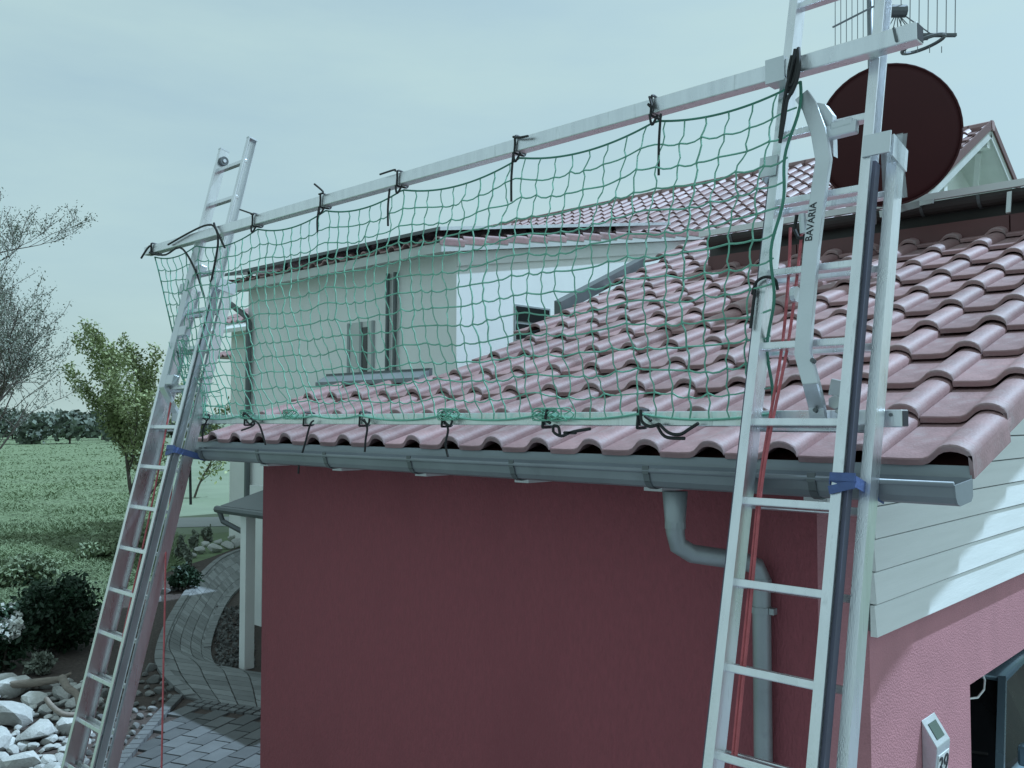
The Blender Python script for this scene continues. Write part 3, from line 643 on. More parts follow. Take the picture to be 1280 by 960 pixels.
obj('side_rope', MB().tube([npnt(0, k / 3) for k in range(NR * 3 + 1)], .0048, 6), M['greendark'], net)
obj('side_rope', MB().tube([npnt(NC, k / 3) + np.array([.012 * math.sin(k * .55), 0, 0]) for k in range(NR * 3 + 1)], .0062, 6), M['greendark'], net)
# slack net gathered in folds at the far lower end
mb = MB()
for k in range(14):
    a = random.uniform(0, .07); pts = []
    ph = random.uniform(0, 6); x_off = random.uniform(-.02, .22)
    for r_ in range(0, 22):
        j = .55 + .45 * r_ / 21; p = np.array(netp(a, j)); p += np.array([x_off * (j - .5) + .012 * math.sin(ph + r_ * .5), -.03 * math.sin(ph * 2 + r_ * .3) - .02, .01 * math.sin(r_ + ph)]); pts.append(p)
    mb.tube(pts, .0025, 4, False)
for k in range(12):
    j = random.uniform(.68, .98); pts = []
    for q_ in range(8):
        p = np.array(netp(q_ / 7 * .09, j)); p += np.array([random.uniform(-.01, .02) + .2 * (j - .3) * q_ / 7, random.uniform(-.03, .01), random.uniform(-.01, .01)]); pts.append(p)
    mb.tube(pts, .0025, 4, False)
tag(obj('gathered_folds', mb, M['green'], net), kind='stuff')
# bunched loops of foot rope on the bottom rail
for xc in (310, 365, 562, 683, 700):
    c0 = on_y(xc, 518, YLo - .045); mb = MB()
    pts = [c0 + np.array([.05 * math.sin(t * 1.3) + .035 * math.cos(t), -.012 + .006 * math.sin(2.1 * t), .028 * math.sin(t)]) for t in np.linspace(0, 6.2 * (5 if xc < 690 else 2), 60)]
    obj('rope_bunch', mb.tube(pts, .003, 5), M['green'], net)

# black cords ---------------------------------------------------------
def cord(name, label, group, paths, r=.006, cat='cord'):
    mb = MB()
    for p in paths: mb.tube(spline([np.array(q, float) for q in p], max(6, len(p) * 4)), r, 6)
    o = obj(name, mb, M['black']); return tag(o, label, cat, group)
def wrap(x, y, z, h, d, rr=.006):
    g = .008
    return [(x, y - d / 2 - g, z - h / 2 - g), (x + .004, y - d / 2 - g, z), (x + .008, y - d / 2 - g, z + h / 2 + g), (x + .006, y, z + h / 2 + g), (x + .004, y + d / 2 + g, z + h / 2), (x - .004, y + d / 2 + g, z - h / 2), (x - .004, y, z - h / 2 - g), (x, y - d / 2 - g, z - h / 2 - g)]
tails = {1: [(300, 262), (317, 268)], 2: [(393, 230), (404, 240)], 3: [(475, 218), (494, 212)], 4: [(660, 170), (648, 172)], 5: [(810, 130), (815, 134)]}
for k in range(1, 6):
    xx, yy = tie_px[k]; X = on_y(xx, yy, YU)[0]; f_ = YU - .047
    paths = [wrap(X, YU, ZU, .062, .062), [(X, f_, ZU - .04), (X + .012, f_, ZU - .085), (X + .02, YU - .02, ZU - .04)]]
    (ax, ay), (bx, by) = tails[k]; A, B = on_y(ax, ay, f_ - .01), on_y(bx, by, f_ - .005)
    paths.append([(X, f_, ZU + .035), B, A])
    if k in (2, 3, 4, 5):
        ln = {2: .14, 3: .20, 4: .22, 5: .25}[k]; dx = {2: 0, 3: -.05, 4: .0, 5: .055}[k]
        paths.append([(X + dx, f_, ZU - .05), (X + dx - .006, f_ - .006, ZU - .05 - ln * .5), (X + dx - .012, f_, ZU - .05 - ln)])
    cord('tie_cord', 'black cord tied round the top rail holding the green net head rope', 'cords on the top rail', paths, .0058)
# far end cord
X = -6.66; f_ = YU - .05
cord('end_cord', 'loose black cord looped at the open end of the top rail by the far ladder', None, [
    wrap(X, YU, ZU, .062, .062), [(X, f_, ZU + .02), (X - .05, f_, ZU), (X - .12, f_ - .01, ZU - .06)], [(X, f_, ZU - .03), (X + .25, f_, ZU - .08), (X + .5, f_, ZU - .06), (X + .72, f_, ZU - .25), (X + .85, f_, ZU - .45)],
    [(X + .3, f_, ZU - .01), (X + .6, f_, ZU + .03), (X + .85, f_, ZU + .05), (X + .98, f_, ZU + .02), (X + 1.03, f_, ZU - .1), (X + .93, f_, ZU - .38)], [(X + .97, f_, ZU + .05), (X + 1.0, f_, ZU), (X + 1.12, f_, ZU - .14)]], .0075)
# heavy cord at the ladder head
hk = [lad(x, y, .24) for x, y in [(994, 62), (990, 85), (984, 108), (980, 130), (977, 155), (975, 172)]]
hk2 = [lad(x, y, .245) for x, y in [(998, 60), (999, 82), (996, 100), (990, 115), (984, 125), (980, 150), (975, 178)]]
hk3 = [lad(x, y, .235) for x, y in [(990, 70), (986, 90), (988, 108), (994, 98), (997, 80)]]
hk4 = [lad(x, y, .23) for x, y in [(996, 64), (994, 84), (991, 100), (986, 116)]]
cord('head_cord', 'thick twisted black cord knotted where top rail meets lettered arm', None, [hk, hk2, hk3, hk4], .0075)
# cords on the bottom rail
f_ = YLo - .045
def bp(x, y): return on_y(x, y, f_ - .012)
low_paths = [
    [[bp(252, 522), bp(258, 526), bp(254, 536), bp(253, 552)], [bp(258, 526), bp(262, 520), bp(252, 518)]],
    [[bp(304, 520), bp(312, 530), bp(318, 526), bp(325, 533), bp(332, 556)], [bp(304, 520), bp(306, 516), bp(318, 530), bp(302, 538)]],
    [[bp(383, 548), bp(378, 566), bp(374, 580), bp(373, 592)], [bp(383, 548), bp(388, 530), bp(392, 526)]],
    [[bp(455, 524), bp(459, 535), bp(457, 550), bp(456, 565)], [bp(452, 524), bp(460, 530), bp(462, 523)]],
    [[bp(553, 524), bp(560, 536), bp(557, 555), bp(560, 571)], [bp(553, 524), bp(562, 532), bp(566, 524)]],
    [[bp(684, 512), bp(682, 524), bp(688, 529)], [bp(692, 532), bp(692, 540), bp(702, 545), bp(715, 540), bp(738, 536)], [bp(692, 532), bp(698, 534), bp(700, 544)], [bp(705, 541), bp(720, 541)]],
    [[bp(801, 512), bp(802, 526), bp(812, 533), bp(824, 530)], [bp(824, 530), bp(836, 541), bp(850, 543), bp(862, 536), bp(873, 529)], [bp(822, 533), bp(832, 546), bp(856, 548)], [bp(806, 520), bp(814, 526)]],
]
low_labels = ['black cord with short tail on the bottom rail beside the far ladder', 'black cord with curled loop on the bottom rail', 'long black cord hanging from bottom rail over the gutter front', 'black cord hanging straight from the bottom rail onto eave tiles', 'black cord hanging straight from the bottom rail onto eave tiles',
              'black cord with flat hooked tail lying on the eave tiles', 'black cord with forked tails lying on the eave tiles']
for k, (pp, lb) in enumerate(zip(low_paths, low_labels)):
    xx = (255, 312, 386, 456, 559, 685, 803)[k]; X = on_y(xx, 522, YLo)[0]
    cord('black_cord', lb, 'cords on the bottom rail', [wrap(X, YLo, ZLo, .058, .058)] + pp, .0058 if k < 5 else .0068)
q = [lad(x, y, .155) for x, y in [(940, 368), (946, 352), (958, 346), (969, 350), (972, 362)]] ; q2 = [lad(x, y, .155) for x, y in [(944, 360), (941, 385), (938, 410)]]
cord('rail_cord', 'thin black cord looped round ladder rail beside green side rope', None, [q, q2], .006)
# red hauling ropes
def rope(label, paths, r=.006):
    mb = MB()
    for p in paths: mb.tube(spline([np.array(q, float) for q in p], max(8, len(p) * 4)), r, 6)
    return tag(obj('hauling_rope', mb, M['red']), label, 'rope', 'red hauling ropes')
rope('red hauling rope running down inside the ladder beside the downpipe', [[lad(x, y, .09) for x, y in [(988, 285), (986, 340), (978, 430), (962, 525), (950, 600), (942, 680), (932, 780), (922, 880), (914, 960), (900, 1050)]],
     [lad(x, y, .095) for x, y in [(1002, 292), (997, 340), (985, 430), (966, 525), (953, 600), (945, 680), (936, 780), (926, 880), (918, 960), (904, 1050)]]])
rope('red hauling rope running down inside the far ladder and hanging loose', [[lad(x, y, .09) for x, y in [(214, 500), (206, 545), (192, 620), (175, 700), (157, 780), (140, 860), (120, 955), (110, 1000)]],
     [on_y(216, 600, 2.90), on_y(209, 660, 2.80), on_y(207, 700, 2.72), on_y(206, 760, 2.68), on_y(204, 850, 2.62), on_y(202, 960, 2.56), on_y(201, 1020, 2.52)]], .006)
tag(obj('yellow_label', MB().poly([lad(x, y, .02) for x, y in [(150, 700), (158, 700), (152, 726), (144, 726)]] + [lad(x, y, .018) for x, y in [(150, 700), (158, 700), (152, 726), (144, 726)]], [(0, 1, 2, 3), (7, 6, 5, 4), (0, 4, 5, 1), (1, 5, 6, 2), (2, 6, 7, 3), (3, 7, 4, 0)]), mat('yellow_sticker', (.35, .33, .10), .6)), 'small yellow warning sticker inside the far ladder rail', 'sticker')
# pulley with clip at the head of the red rope
q = Vector(lad(1003, 285, .12)); pu = thing('rope_pulley', 'small pulley with black clip holding the red rope', 'pulley', tuple(q))
obj('clip', MB().tube([q + Vector(v) for v in ((-.02, 0, .05), (-.03, 0, 0), (-.015, 0, -.035), (.01, 0, -.035))], .007, 6), M['black'], pu)
obj('swivel', MB().tube([q + Vector((.0, 0, .05)), q + Vector((.004, 0, -.02))], .013, 8), M['aluflat'], pu)
q = Vector(lad(994, 368, .12)); obj('sheave', MB().tube([q + Vector((-.008, 0, 0)), q + Vector((.008, 0, 0))], .028, 14), M['aluflat'], pu)
# blue straps binding ladder to gutter
def strap(label, xa, xb, a, n0, n1, wdt):
    mb = MB(); e = .004
    for k, (da, tw) in enumerate(((0, .012), (-.02, -.012), (.012, .0))):
        A = LP_(xa - e, a + da + tw, n1 + .003 + .002 * k); B = LP_(xb + e, a + da - tw, n1 + .003 + .002 * k); mb.bar(A, B, wdt, .003, tuple(LA))
    mb.bar(LP_(xa - e, a, n0), LP_(xa - e, a, n1 + .005), wdt, .003, tuple(LA)); mb.bar(LP_(xb + e, a - .012, n0 - .09), LP_(xb + e, a, n1 + .005), wdt * 1.3, .003, tuple(LA))
    return tag(obj('lashing_strap', mb, M['blue']), label, 'strap', 'blue straps')
strap('blue strap lashing ladder rails to the gutter near its end cap', XA1 - RW, XA1 + .040, a_of_z(2.775), 0, .142, .027)
strap('blue strap lashing the far ladder rails to the gutter', XB1 - RW - .02, XB1 + .040, a_of_z(2.775), 0, .142, .030)
q = LP_(-5.70, a_of_z(2.74), .0)
tag(obj('strap_tail', MB().bar(q, q + Vector((.02, 0, -.30)), .03, .004), M['black']), 'dark strap end hanging below the far gutter end', 'strap')
# clear plastic sleeve at the ladder rail
P = [on_y(x, y, 3.12) for x, y in [(1100, 172), (1129, 166), (1125, 205), (1129, 246), (1104, 252), (1102, 210)]]
mb = MB(); mb.poly([p for p in P] + [p + np.array([.01, .012, 0]) for p in P], [(0, 1, 2, 5), (5, 2, 3, 4), (8, 7, 6, 11), (9, 8, 11, 10)])
sl = thing('plastic_sleeve', 'clear plastic sleeve hanging on a cord behind the ladder rail', 'sleeve', tuple(P[4])); obj('sheet', mb, M['plastic'], sl)
obj('string', MB().tube(spline([on_y(x, y, 3.12) for x, y in [(1113, 195), (1120, 225), (1121, 245), (1116, 262), (1112, 275)]], 16), .0025, 5), M['whitepaint'], sl)

# ================================================================== DISH AND ANTENNA
D = 6.25; dc = at(1110, 167, D)
dsh = thing('satellite_dish', 'dark maroon satellite dish standing behind ladder above garage roof', 'satellite dish', (dc[0] - .15, dc[1] + .25, 4.42))
fw = Vector(-Fv) * -1; axis = (Vector(Fv) * .93 + Vector(Rv) * .36 + Vector((0, 0, .10))).normalized()
sd = axis.cross(Vector((0, 0, 1))).normalized(); upv = sd.cross(axis).normalized()
mb = MB(); RDISH = .47; rings = 10; seg = 48; mb.v.append(tuple(Vector(dc)))
for k in range(1, rings + 1):
    r_ = RDISH * k / rings
    for j in range(seg):
        t = 2 * math.pi * j / seg; mb.v.append(tuple(Vector(dc) + sd * (r_ * math.cos(t)) + upv * (r_ * 1.03 * math.sin(t)) + axis * (.42 * r_ * r_)))
for j in range(seg): mb.f.append((0, 1 + j, 1 + (j + 1) % seg))
for k in range(rings - 1):
    for j in range(seg): mb.f.append((1 + k * seg + j, 1 + (k + 1) * seg + j, 1 + (k + 1) * seg + (j + 1) % seg, 1 + k * seg + (j + 1) % seg))
do = obj('reflector', mb, M['dish'], dsh, smooth=True); so = do.modifiers.new('s', 'SOLIDIFY'); so.thickness = .012
mb = MB(); rim = [Vector(dc) + sd * (RDISH * math.cos(t)) + upv * (RDISH * 1.03 * math.sin(t)) + axis * (.42 * RDISH ** 2) for t in np.linspace(0, 2 * math.pi, 49)]
mb.tube(rim, .009, 6); obj('rim', mb, M['dish'], dsh, smooth=True)
mx_ = at(1090, 166, D + .25); mb = MB(); mb.tube([(mx_[0], mx_[1], 4.40), (mx_[0], mx_[1], 6.2)], .022, 10); obj('mast', mb, M['zinc'], dsh, smooth=True)
mb = MB(); mb.bar((mx_[0], mx_[1], dc[2]), tuple(Vector(dc) + axis * .05), .10, .12); obj('mount', mb, M['zincdark'], dsh)
mb = MB(); tip = Vector(dc) + axis * .55 - upv * .30; mb.tube([Vector(dc) - upv * .45 + axis * .1, tip], .012, 6); mb.tube([tip, tip + Vector((0, 0, .08))], .03, 8); obj('feed_arm', mb, M['zincdark'], dsh)
# antenna: rods hung from a boom, ring below
an = thing('rooftop_antenna', 'roof antenna of thin vertical wires with a small ring, above the dish', 'antenna', (mx_[0], mx_[1], 5.5))
DA = 6.5
def aq(x, y): return at(x, y, DA)
obj('boom', MB().bar(aq(1148, 44), aq(1195, 44), .028, .02), M['zincdark'], an)
obj('cross_bar', MB().bar(aq(1041, 34), aq(1092, 8), .012, .012), M['zinc'], an)
obj('top_bar', MB().bar(aq(1040, -60), aq(1198, -62), .016, .016), M['zinc'], an)
for k in range(8): obj('wire', MB().tube([aq(1044 + k * 7, 60 - k * 1.5), aq(1044 + k * 7, -60)], .0028, 5), M['zinc'], an)
for k in range(7): obj('wire', MB().tube([aq(1126 + k * 11.3, 44 if k < 3 else 43), aq(1127 + k * 11.3, -61)], .0034, 5), M['zinc'], an)
for k in range(6): obj('strut', MB().tube([aq(1121, 16), aq(1105 + k * 9, 44 + (k % 2) * 3)], .0035, 5), M['zincdark'], an)
obj('strut', MB().tube([aq(1126, 16), aq(1166, 44)], .005, 5), M['zinc'], an)
obj('coil_box', MB().tube([aq(1112, 14), aq(1132, 14)], .045, 10), M['zincdark'], an)
rc = aq(1154, 55); obj('ring', MB().tube([rc + Rv * .14 * math.cos(t) + Fh * .14 * math.sin(t) + Zv * (.04 * math.cos(t)) for t in np.linspace(0, 2 * math.pi, 25)], .014, 6, False), M['zincdark'], an)
obj('arm', MB().bar((mx_[0], mx_[1], 5.75), aq(1160, 48), .02, .02), M['zinc'], an)
for k in range(4): obj('pin', MB().tube([aq(1132 + k * 15, 58), aq(1132 + k * 15, 66)], .003, 4), M['zinc'], an)

# ================================================================== WHITE HOUSE (shallow roof with solar panels)
HX0, HX1, HY0, HY1 = -13.52, -8.45, 7.9, 14.0
EY, EZ, RT = 7.5, 5.245, .171
house = thing('white_house', 'white rendered house wing with solar panels on its shallow tiled roof', 'house', (-11, 10, GZ))
def hz(Y): return EZ + (Y - EY) * RT
mb = MB(); mb.box((HX0, HY0, GZ), (HX1, HY0 + .3, hz(HY0) - .10)); obj('front_wall', mb, M['white'], house)
mb = MB(); mb.extrude([(HY0 + .3, GZ), (HY1, GZ), (HY1, hz(HY1) - .10), (HY0 + .3, hz(HY0 + .3) - .10)], lambda e, u, v: (HX1 - .3 + e * .3, u, v)); obj('side_wall', mb, M['white'], house)
mb = MB(); mb.extrude([(HY0 + .3, GZ), (HY1, GZ), (HY1, hz(HY1) - .10), (HY0 + .3, hz(HY0 + .3) - .10)], lambda e, u, v: (HX0 + e * .3, u, v)); obj('side_wall', mb, M['white'], house)
VX = -8.32
mb = MB(); mb.extrude([(EY + .03, hz(EY) - .15), (HY1, hz(HY1) - .15), (HY1, hz(HY1) - .03), (EY + .03, hz(EY) - .03)], lambda e, u, v: (HX0 - .25 if e == 0 else VX - .01, u, v)); hroof = obj('roof', mb, M['soffit'], house, origin=(-11, EY, EZ))
ft_me = tile_mesh('roof_tile_far', False, .46)
HP = math.atan(RT)
for c_ in range(18):
    for r_ in range(16):
        if not (r_ < 2 or c_ < 1): continue
        x0 = VX - .30 * (c_ + 1); s_ = r_ * .41; Y = EY + s_ * math.cos(HP); Z = EZ + s_ * math.sin(HP)
        o = link('roof_tile', ft_me if c_ else verge_me, M['tilefar'], hroof, Vector((x0, Y, Z)) - worldloc(hroof)); o.rotation_euler = (HP - TILT, 0, 0)
mb = MB(); mb.extrude([(EY + .7, hz(EY + .7)), (HY1, hz(HY1)), (HY1, hz(HY1) + .03), (EY + .7, hz(EY + .7) + .03)], lambda e, u, v: (HX0 - .2 if e == 0 else VX - .3, u, v)); obj('tile_field', mb, M['tilefar'], hroof)
# front window, long dark pipes on the front wall
def hwin(name, x0, x1, z0, z1, parts):
    mb = MB(); mb.box((x0, HY0 - .012, z0), (x1, HY0 + .02, z1)); wn = obj('window', mb, M['soffit'], house)
    obj('sill', MB().box((x0 - .05, HY0 - .08, z0 - .04), (x1 + .05, HY0 - .013, z0)), M['zinc'], wn)
    for xa in (x0, x1 - .05, (x0 + x1) / 2 - .02): obj('frame', MB().box((xa, HY0 - .03, z0), (xa + .05, HY0 - .0125, z1)), M['frame'], wn)
    for (a, b, c, d) in parts: obj('pane', MB().box((a, HY0 - .02, c), (b, HY0 - .008, d)), M['glass'], wn)
hwin('window', -10.74, -10.12, 3.50, 4.40, [(-10.42, -10.28, 3.5, 4.32)])
for xx in (-9.78, -9.62):
    obj('wall_pipe', MB().tube([(xx, HY0 - .05, 5.02), (xx - .02, HY0 - .05, 3.3)], .028, 8), M['zincdark'], house)
# small side window
sw = obj('window', MB().box((HX1 - .02, 8.98, 4.09), (HX1 + .012, 9.72, 4.585)), M['frame'], house)
for (a, b, c, d) in ((9.01, 9.69, 4.36, 4.56), (9.01, 9.69, 4.11, 4.32)): obj('pane', MB().box((HX1 + .008, a, c), (HX1 + .02, b, d)), M['carglass'], sw)
obj('verge_board', MB().extrude([(EY + .4, hz(EY + .4) - .34), (HY1, hz(HY1) - .34), (HY1, hz(HY1) - .16), (EY + .4, hz(EY + .4) - .16)], lambda e, u, v: (HX1 + .002 + e * .03, u, v)), M['whitepaint'], house)
# gutter + corner downpipe at the far front corner
obj('corner_downpipe', MB().tube([(HX0 - .45, HY0 - .1, 4.98), (HX0 + .08, HY0 - .1, 4.72), (HX0 + .14, HY0 - .07, 4.6), (HX0 + .14, HY0 - .07, GZ)], .05, 8), M['zincdark'], house)
# entrance canopy
can = obj('canopy_roof', MB().poly([(-11.45, 6.3, 1.83), (-7.5, 6.3, 1.83), (-7.5, 7.88, 2.25), (-11.45, 7.88, 2.25), (-11.45, 6.3, 1.77), (-7.5, 6.3, 1.77), (-7.5, 7.88, 2.19), (-11.45, 7.88, 2.19)], [(0, 1, 2, 3), (7, 6, 5, 4), (0, 4, 5, 1), (1, 5, 6, 2), (2, 6, 7, 3), (3, 7, 4, 0)]), M['zincdark'], house)
obj('canopy_gutter', MB().tube([(-11.5, 6.27, 1.78), (-7.5, 6.27, 1.78)], .05, 8), M['zincdark'], can)
obj('canopy_spout', MB().tube([(-11.42, 6.27, 1.75), (-11.38, 6.3, 1.62), (-11.05, 6.4, 1.5)], .035, 6), M['zincdark'], can)
pf = on_z(308, 835, GZ); obj('canopy_post', MB().box((pf[0] - .07, pf[1] - .07, GZ), (pf[0] + .07, pf[1] + .07, 1.80)), M['whitepaint'], can)
pq = on_y(320, 700, pf[1] + 1.0); obj('canopy_post', MB().box((pq[0] - .12, pq[1] - .05, GZ + .2), (pq[0] + .25, pq[1] + .05, 2.0)), M['whitepaint'], can)
# solar panels
for k in range(5):
    x1 = VX + .02 - k * 1.06; x0 = x1 - 1.04
    sp = thing('solar_panel', 'dark solar panel in pale frame raised above the white house roof', 'solar panel', ((x0 + x1) / 2, EY + 1, hz(EY + 1) + .1), 'solar panels on the white house')
    y0, y1 = EY - .02, EY + 5.1
    obj('cells', MB().extrude([(y0, hz(y0) + .115), (y1, hz(y1) + .115), (y1, hz(y1) + .145), (y0, hz(y0) + .145)], lambda e, u, v: (x0 + .012 if e == 0 else x1 - .012, u, v)), M['solar'], sp)
    obj('frame', MB().box((x0, y0 - .012, hz(y0) + .11), (x1, y0, hz(y0) + .155)), M['zincdark'], sp)
    if k == 0: obj('frame', MB().extrude([(y0, hz(y0) + .11), (y1, hz(y1) + .11), (y1, hz(y1) + .155), (y0, hz(y0) + .155)], lambda e, u, v: (x1 - .012 + .014 * e, u, v)), M['aluflat'], sp)
    for yy in (EY + .3, EY + 2.5, EY + 4.6): obj('foot', MB().box((x0 + .2, yy, hz(yy) - .02), (x0 + .26, yy + .05, hz(yy) + .115)), M['zincdark'], sp)

# ================================================================== TILED HOUSE (far gable)
YR, ZR, VXm = 18.0, 8.42, -4.88
TM = math.tan(rad(28)); MP = rad(28)
th_ = thing('gabled_house', 'gabled house with red tiled roof and open white gable overhang', 'house', (-12, 18, GZ))
def mz(Y): return ZR - abs(Y - YR) * TM
mb = MB(); mb.extrude([(12.6, mz(12.6) - .16), (YR, ZR - .16), (23.4, mz(23.4) - .16), (23.4, mz(23.4) - .05), (YR, ZR - .05), (12.6, mz(12.6) - .05)], lambda e, u, v: (-24.0 if e == 0 else VXm - .02, u, v)); mroof = obj('roof', mb, M['whitepaint'], th_, origin=(-12, YR, ZR))
mb = MB(); mb.extrude([(13.2, GZ), (22.8, GZ), (22.8, mz(22.8) - .16), (YR, ZR - .16), (13.2, mz(13.2) - .16)], lambda e, u, v: (-23.5 if e == 0 else VXm - .75, u, v)); obj('wall', mb, M['white'], th_)
mt_me = tile_mesh('roof_tile_distant', False, .46, [(0, 0), (.10, -.004), (.145, .012), (.19, .055), (.225, .07), (.255, .062), (.297, .02)])
stuff = MB(); cnt = 0; src = mt_me; sv = [v.co.copy() for v in src.vertices]; sf = [tuple(p.vertices) for p in src.polygons]
order = [(c_, r_) for c_ in range(64) for r_ in range(14)]
def tdist(c_, r_): return (VXm - .3 * (c_ + 1)) ** 2 + (YR - r_ * .41 * .88) ** 2
order.sort(key=lambda t: tdist(*t))
for c_, r_ in order:
    x0 = VXm - .30 * (c_ + 1); s_ = .02 + (r_ + 1) * .41; Y = YR - s_ * math.cos(MP); Z = ZR - s_ * math.sin(MP)
    rot = (MP - TILT + random.uniform(-.01, .01), random.uniform(-.01, .01), 0)
    if cnt < 300 and r_ < 12:
        o = link('roof_tile', mt_me, M['tilefar'], mroof, Vector((x0, Y, Z)) - worldloc(mroof)); o.rotation_euler = rot; cnt += 1
    else:
        mtx = Matrix.Translation((x0, Y, Z)) @ Matrix.Rotation(rot[0], 4, 'X'); o_ = len(stuff.v)
        stuff.v += [tuple(mtx @ v) for v in sv]; stuff.f += [tuple(o_ + i for i in f) for f in sf]
tag(obj('distant_tiles', stuff, M['tilefar'], mroof, smooth=False), kind='stuff')
for k in range(48):
    x = VXm - .4 * k; obj('ridge_tile', MB().tube([(x + .03, YR, ZR - .02), (x - .4, YR, ZR - .02)], .10, 8), M['tilefar'], mroof)
# verge boards and barge tiles, rafters under the overhang
for sgn in (-1, 1):
    yb = YR + sgn * 5.3
    obj('barge_tile', MB().bar((VXm + .005, YR, ZR + .02), (VXm + .005, yb, mz(yb) + .02), .03, .14), M['verge'], mroof)
    obj('barge_board', MB().bar((VXm - .03, YR, ZR - .13), (VXm - .03, yb, mz(yb) - .13), .03, .20), M['soffit'], mroof)
for k, yy in enumerate((YR - 2.4, YR, YR + 2.4)):
    obj('purlin', MB().box((VXm - .76, yy - .08, mz(yy) - .42), (VXm - .06, yy + .08, mz(yy) - .22)), M['whitepaint'], mroof)
for yy in (YR - 1.2, YR + 1.2):
    obj('brace', MB().bar((VXm - .72, yy, mz(yy) - 1.0), (VXm - .3, YR + (yy - YR) * .2, ZR - .4), .09, .09), M['whitepaint'], mroof)
# neighbour's roof corner beyond the white house
nb = thing('neighbour_house', 'distant house with red roof showing past the white house corner', 'house', (-30, 17.5, GZ))
ne = at(262, 448, 30); nX = ne[0]; nY = ne[1]; nzv = ne[2]
obj('wall', MB().box((nX + 1.4, nY + .8, GZ), (nX + 9, nY + 8, nzv - .1)), M['white'], nb)
nr = obj('roof', MB().poly([(nX, nY, nzv), (nX + 10, nY, nzv), (nX + 7, nY + 4.5, nzv + 2.2), (nX + 3, nY + 4.5, nzv + 2.2), (nX, nY + 9, nzv), (nX + 10, nY + 9, nzv)], [(0, 1, 2, 3), (4, 3, 2, 5), (0, 3, 4), (1, 5, 2), (0, 4, 5, 1)]), M['tilefar'], nb)
for c_ in range(14):
    for r_ in range(5):
        f0 = r_ / 10; x0 = nX + 3 * f0 + c_ * .32; o = link('roof_tile', mt_me, M['tilefar'], nr, Vector((x0, nY + 4.5 * f0, nzv + 2.2 * f0 + .03)) - worldloc(nr)); o.rotation_euler = (math.atan2(2.2, 4.5) - TILT, 0, 0)

# ================================================================== GARDEN: rocks, shrubs, wood
def rock_mesh(seed, flat=.7):
    import bmesh
    r_ = np.random.default_rng(seed); bm = bmesh.new(); bmesh.ops.create_icosphere(bm, subdivisions=2, radius=1)
    pl = r_.normal(size=(9, 3)); pl /= np.linalg.norm(pl, axis=1)[:, None]; dd = r_.uniform(.45, .85, 9)
    for v in bm.verts:
        c_ = np.array(v.co)
        for n_, d_ in zip(pl, dd):
            e = c_ @ n_ - d_
            if e > 0: c_ = c_ - n_ * e * .99
        c_ *= 1 + r_.normal() * .03; v.co = Vector((c_[0], c_[1], c_[2] * flat))
    me = bpy.data.meshes.new('boulder'); bm.to_mesh(me); bm.free()
    me.polygons.foreach_set('use_smooth', [True] * len(me.polygons)); me.update()
    try: me.set_sharp_from_angle(angle=rad(28))
    except Exception: pass
    return me
rocks_pale = [rock_mesh(i, .55 + .04 * (i % 5)) for i in range(8)]; rocks_dark = [rock_mesh(50 + i) for i in range(6)]
for m_ in rocks_pale: m_.materials.append(M['rock'])
for m_ in rocks_dark: m_.materials.append(M['rockdark'])
def rock(px_, py_, rp, pale=True, label='', group='', name='boulder', sink=.25):
    p = on_z(px_, py_, GZ); dep = (p - CP) @ Fv; r_ = rp / FPX * dep
    me = random.choice(rocks_pale if pale else rocks_dark); o = bpy.data.objects.new(name, me); COL.objects.link(o)
    o.location = (p[0], p[1], GZ + r_ * (.6 - sink)); o.scale = (r_ * random.uniform(.85, 1.2), r_ * random.uniform(.85, 1.2), r_ * random.uniform(.8, 1.1)); o.rotation_euler = (random.uniform(-.35, .35), random.uniform(-.35, .35), random.uniform(0, 6.28))
    return tag(o, label, 'rock', group)
placed = []
big = [(45, 915, 30), (8, 895, 34), (45, 875, 20), (90, 908, 18), (20, 860, 24), (2, 852, 18), (35, 858, 15), (75, 868, 16), (95, 880, 14), (25, 955, 22), (60, 950, 16), (-20, 930, 34), (100, 862, 14), (62, 855, 12), (5, 930, 16), (60, 888, 12)]
for x, y, r_ in big:
    rock(x, y + r_ * .35, r_, True, 'large pale limestone boulder in the heap below the dark bush', 'pale boulders'); placed.append((x, y, r_))
for k in range(1500):
    x, y = random.uniform(-40, 122), random.uniform(852, 985); r_ = random.uniform(5, 11)
    if x > 128 - (y - 850) * .22: continue
    if any((x - a) ** 2 + (y - b) ** 2 < (r_ * .35 + c_ * .55) ** 2 for a, b, c_ in placed): continue
    placed.append((x, y, r_)); rock(x, y, r_, True, 'small pale stone filling the gaps in the boulder heap', 'pale small stones', 'stone')
    if len(placed) > 190: break
pd_ = []
for k in range(3000):
    y = random.uniform(835, 990); x = random.uniform(100, 235); r_ = random.uniform(4, 9.5)
    e0 = 118 - (y - 840) * .12; e1 = 195 + (y - 835) * .9 if y < 870 else 226 - (y - 870) * .78
    if x < e0 or x > e1 - r_ * .6: continue
    if any((x - a) ** 2 + (y - b) ** 2 < (r_ * .75 + c_ * .75) ** 2 for a, b, c_ in pd_): continue
    pd_.append((x, y, r_)); rock(x, y, r_, False, 'grey rounded stone in the strip along the paving kerb', 'grey edging stones', 'stone')
    if len(pd_) > 150: break
for x, y, r_ in [(250, 692, 9), (268, 690, 9), (283, 686, 9), (297, 684, 10), (256, 683, 6), (274, 680, 7), (290, 676, 7), (240, 697, 7), (310, 680, 9)]:
    rock(x, y, r_, True, 'flat pale stone in the row behind the planting bed', 'flat stones behind the bed', 'stone', .1)
for x, y, r_ in [(205, 742, 9), (218, 738, 7), (196, 752, 8), (122, 766, 8)]:
    rock(x, y, r_, x < 130, 'low stone lying on the mulch bed beside the clipped shrub' if x > 130 else 'pale flat stone beside the dark bush', 'stones on the mulch', 'stone')
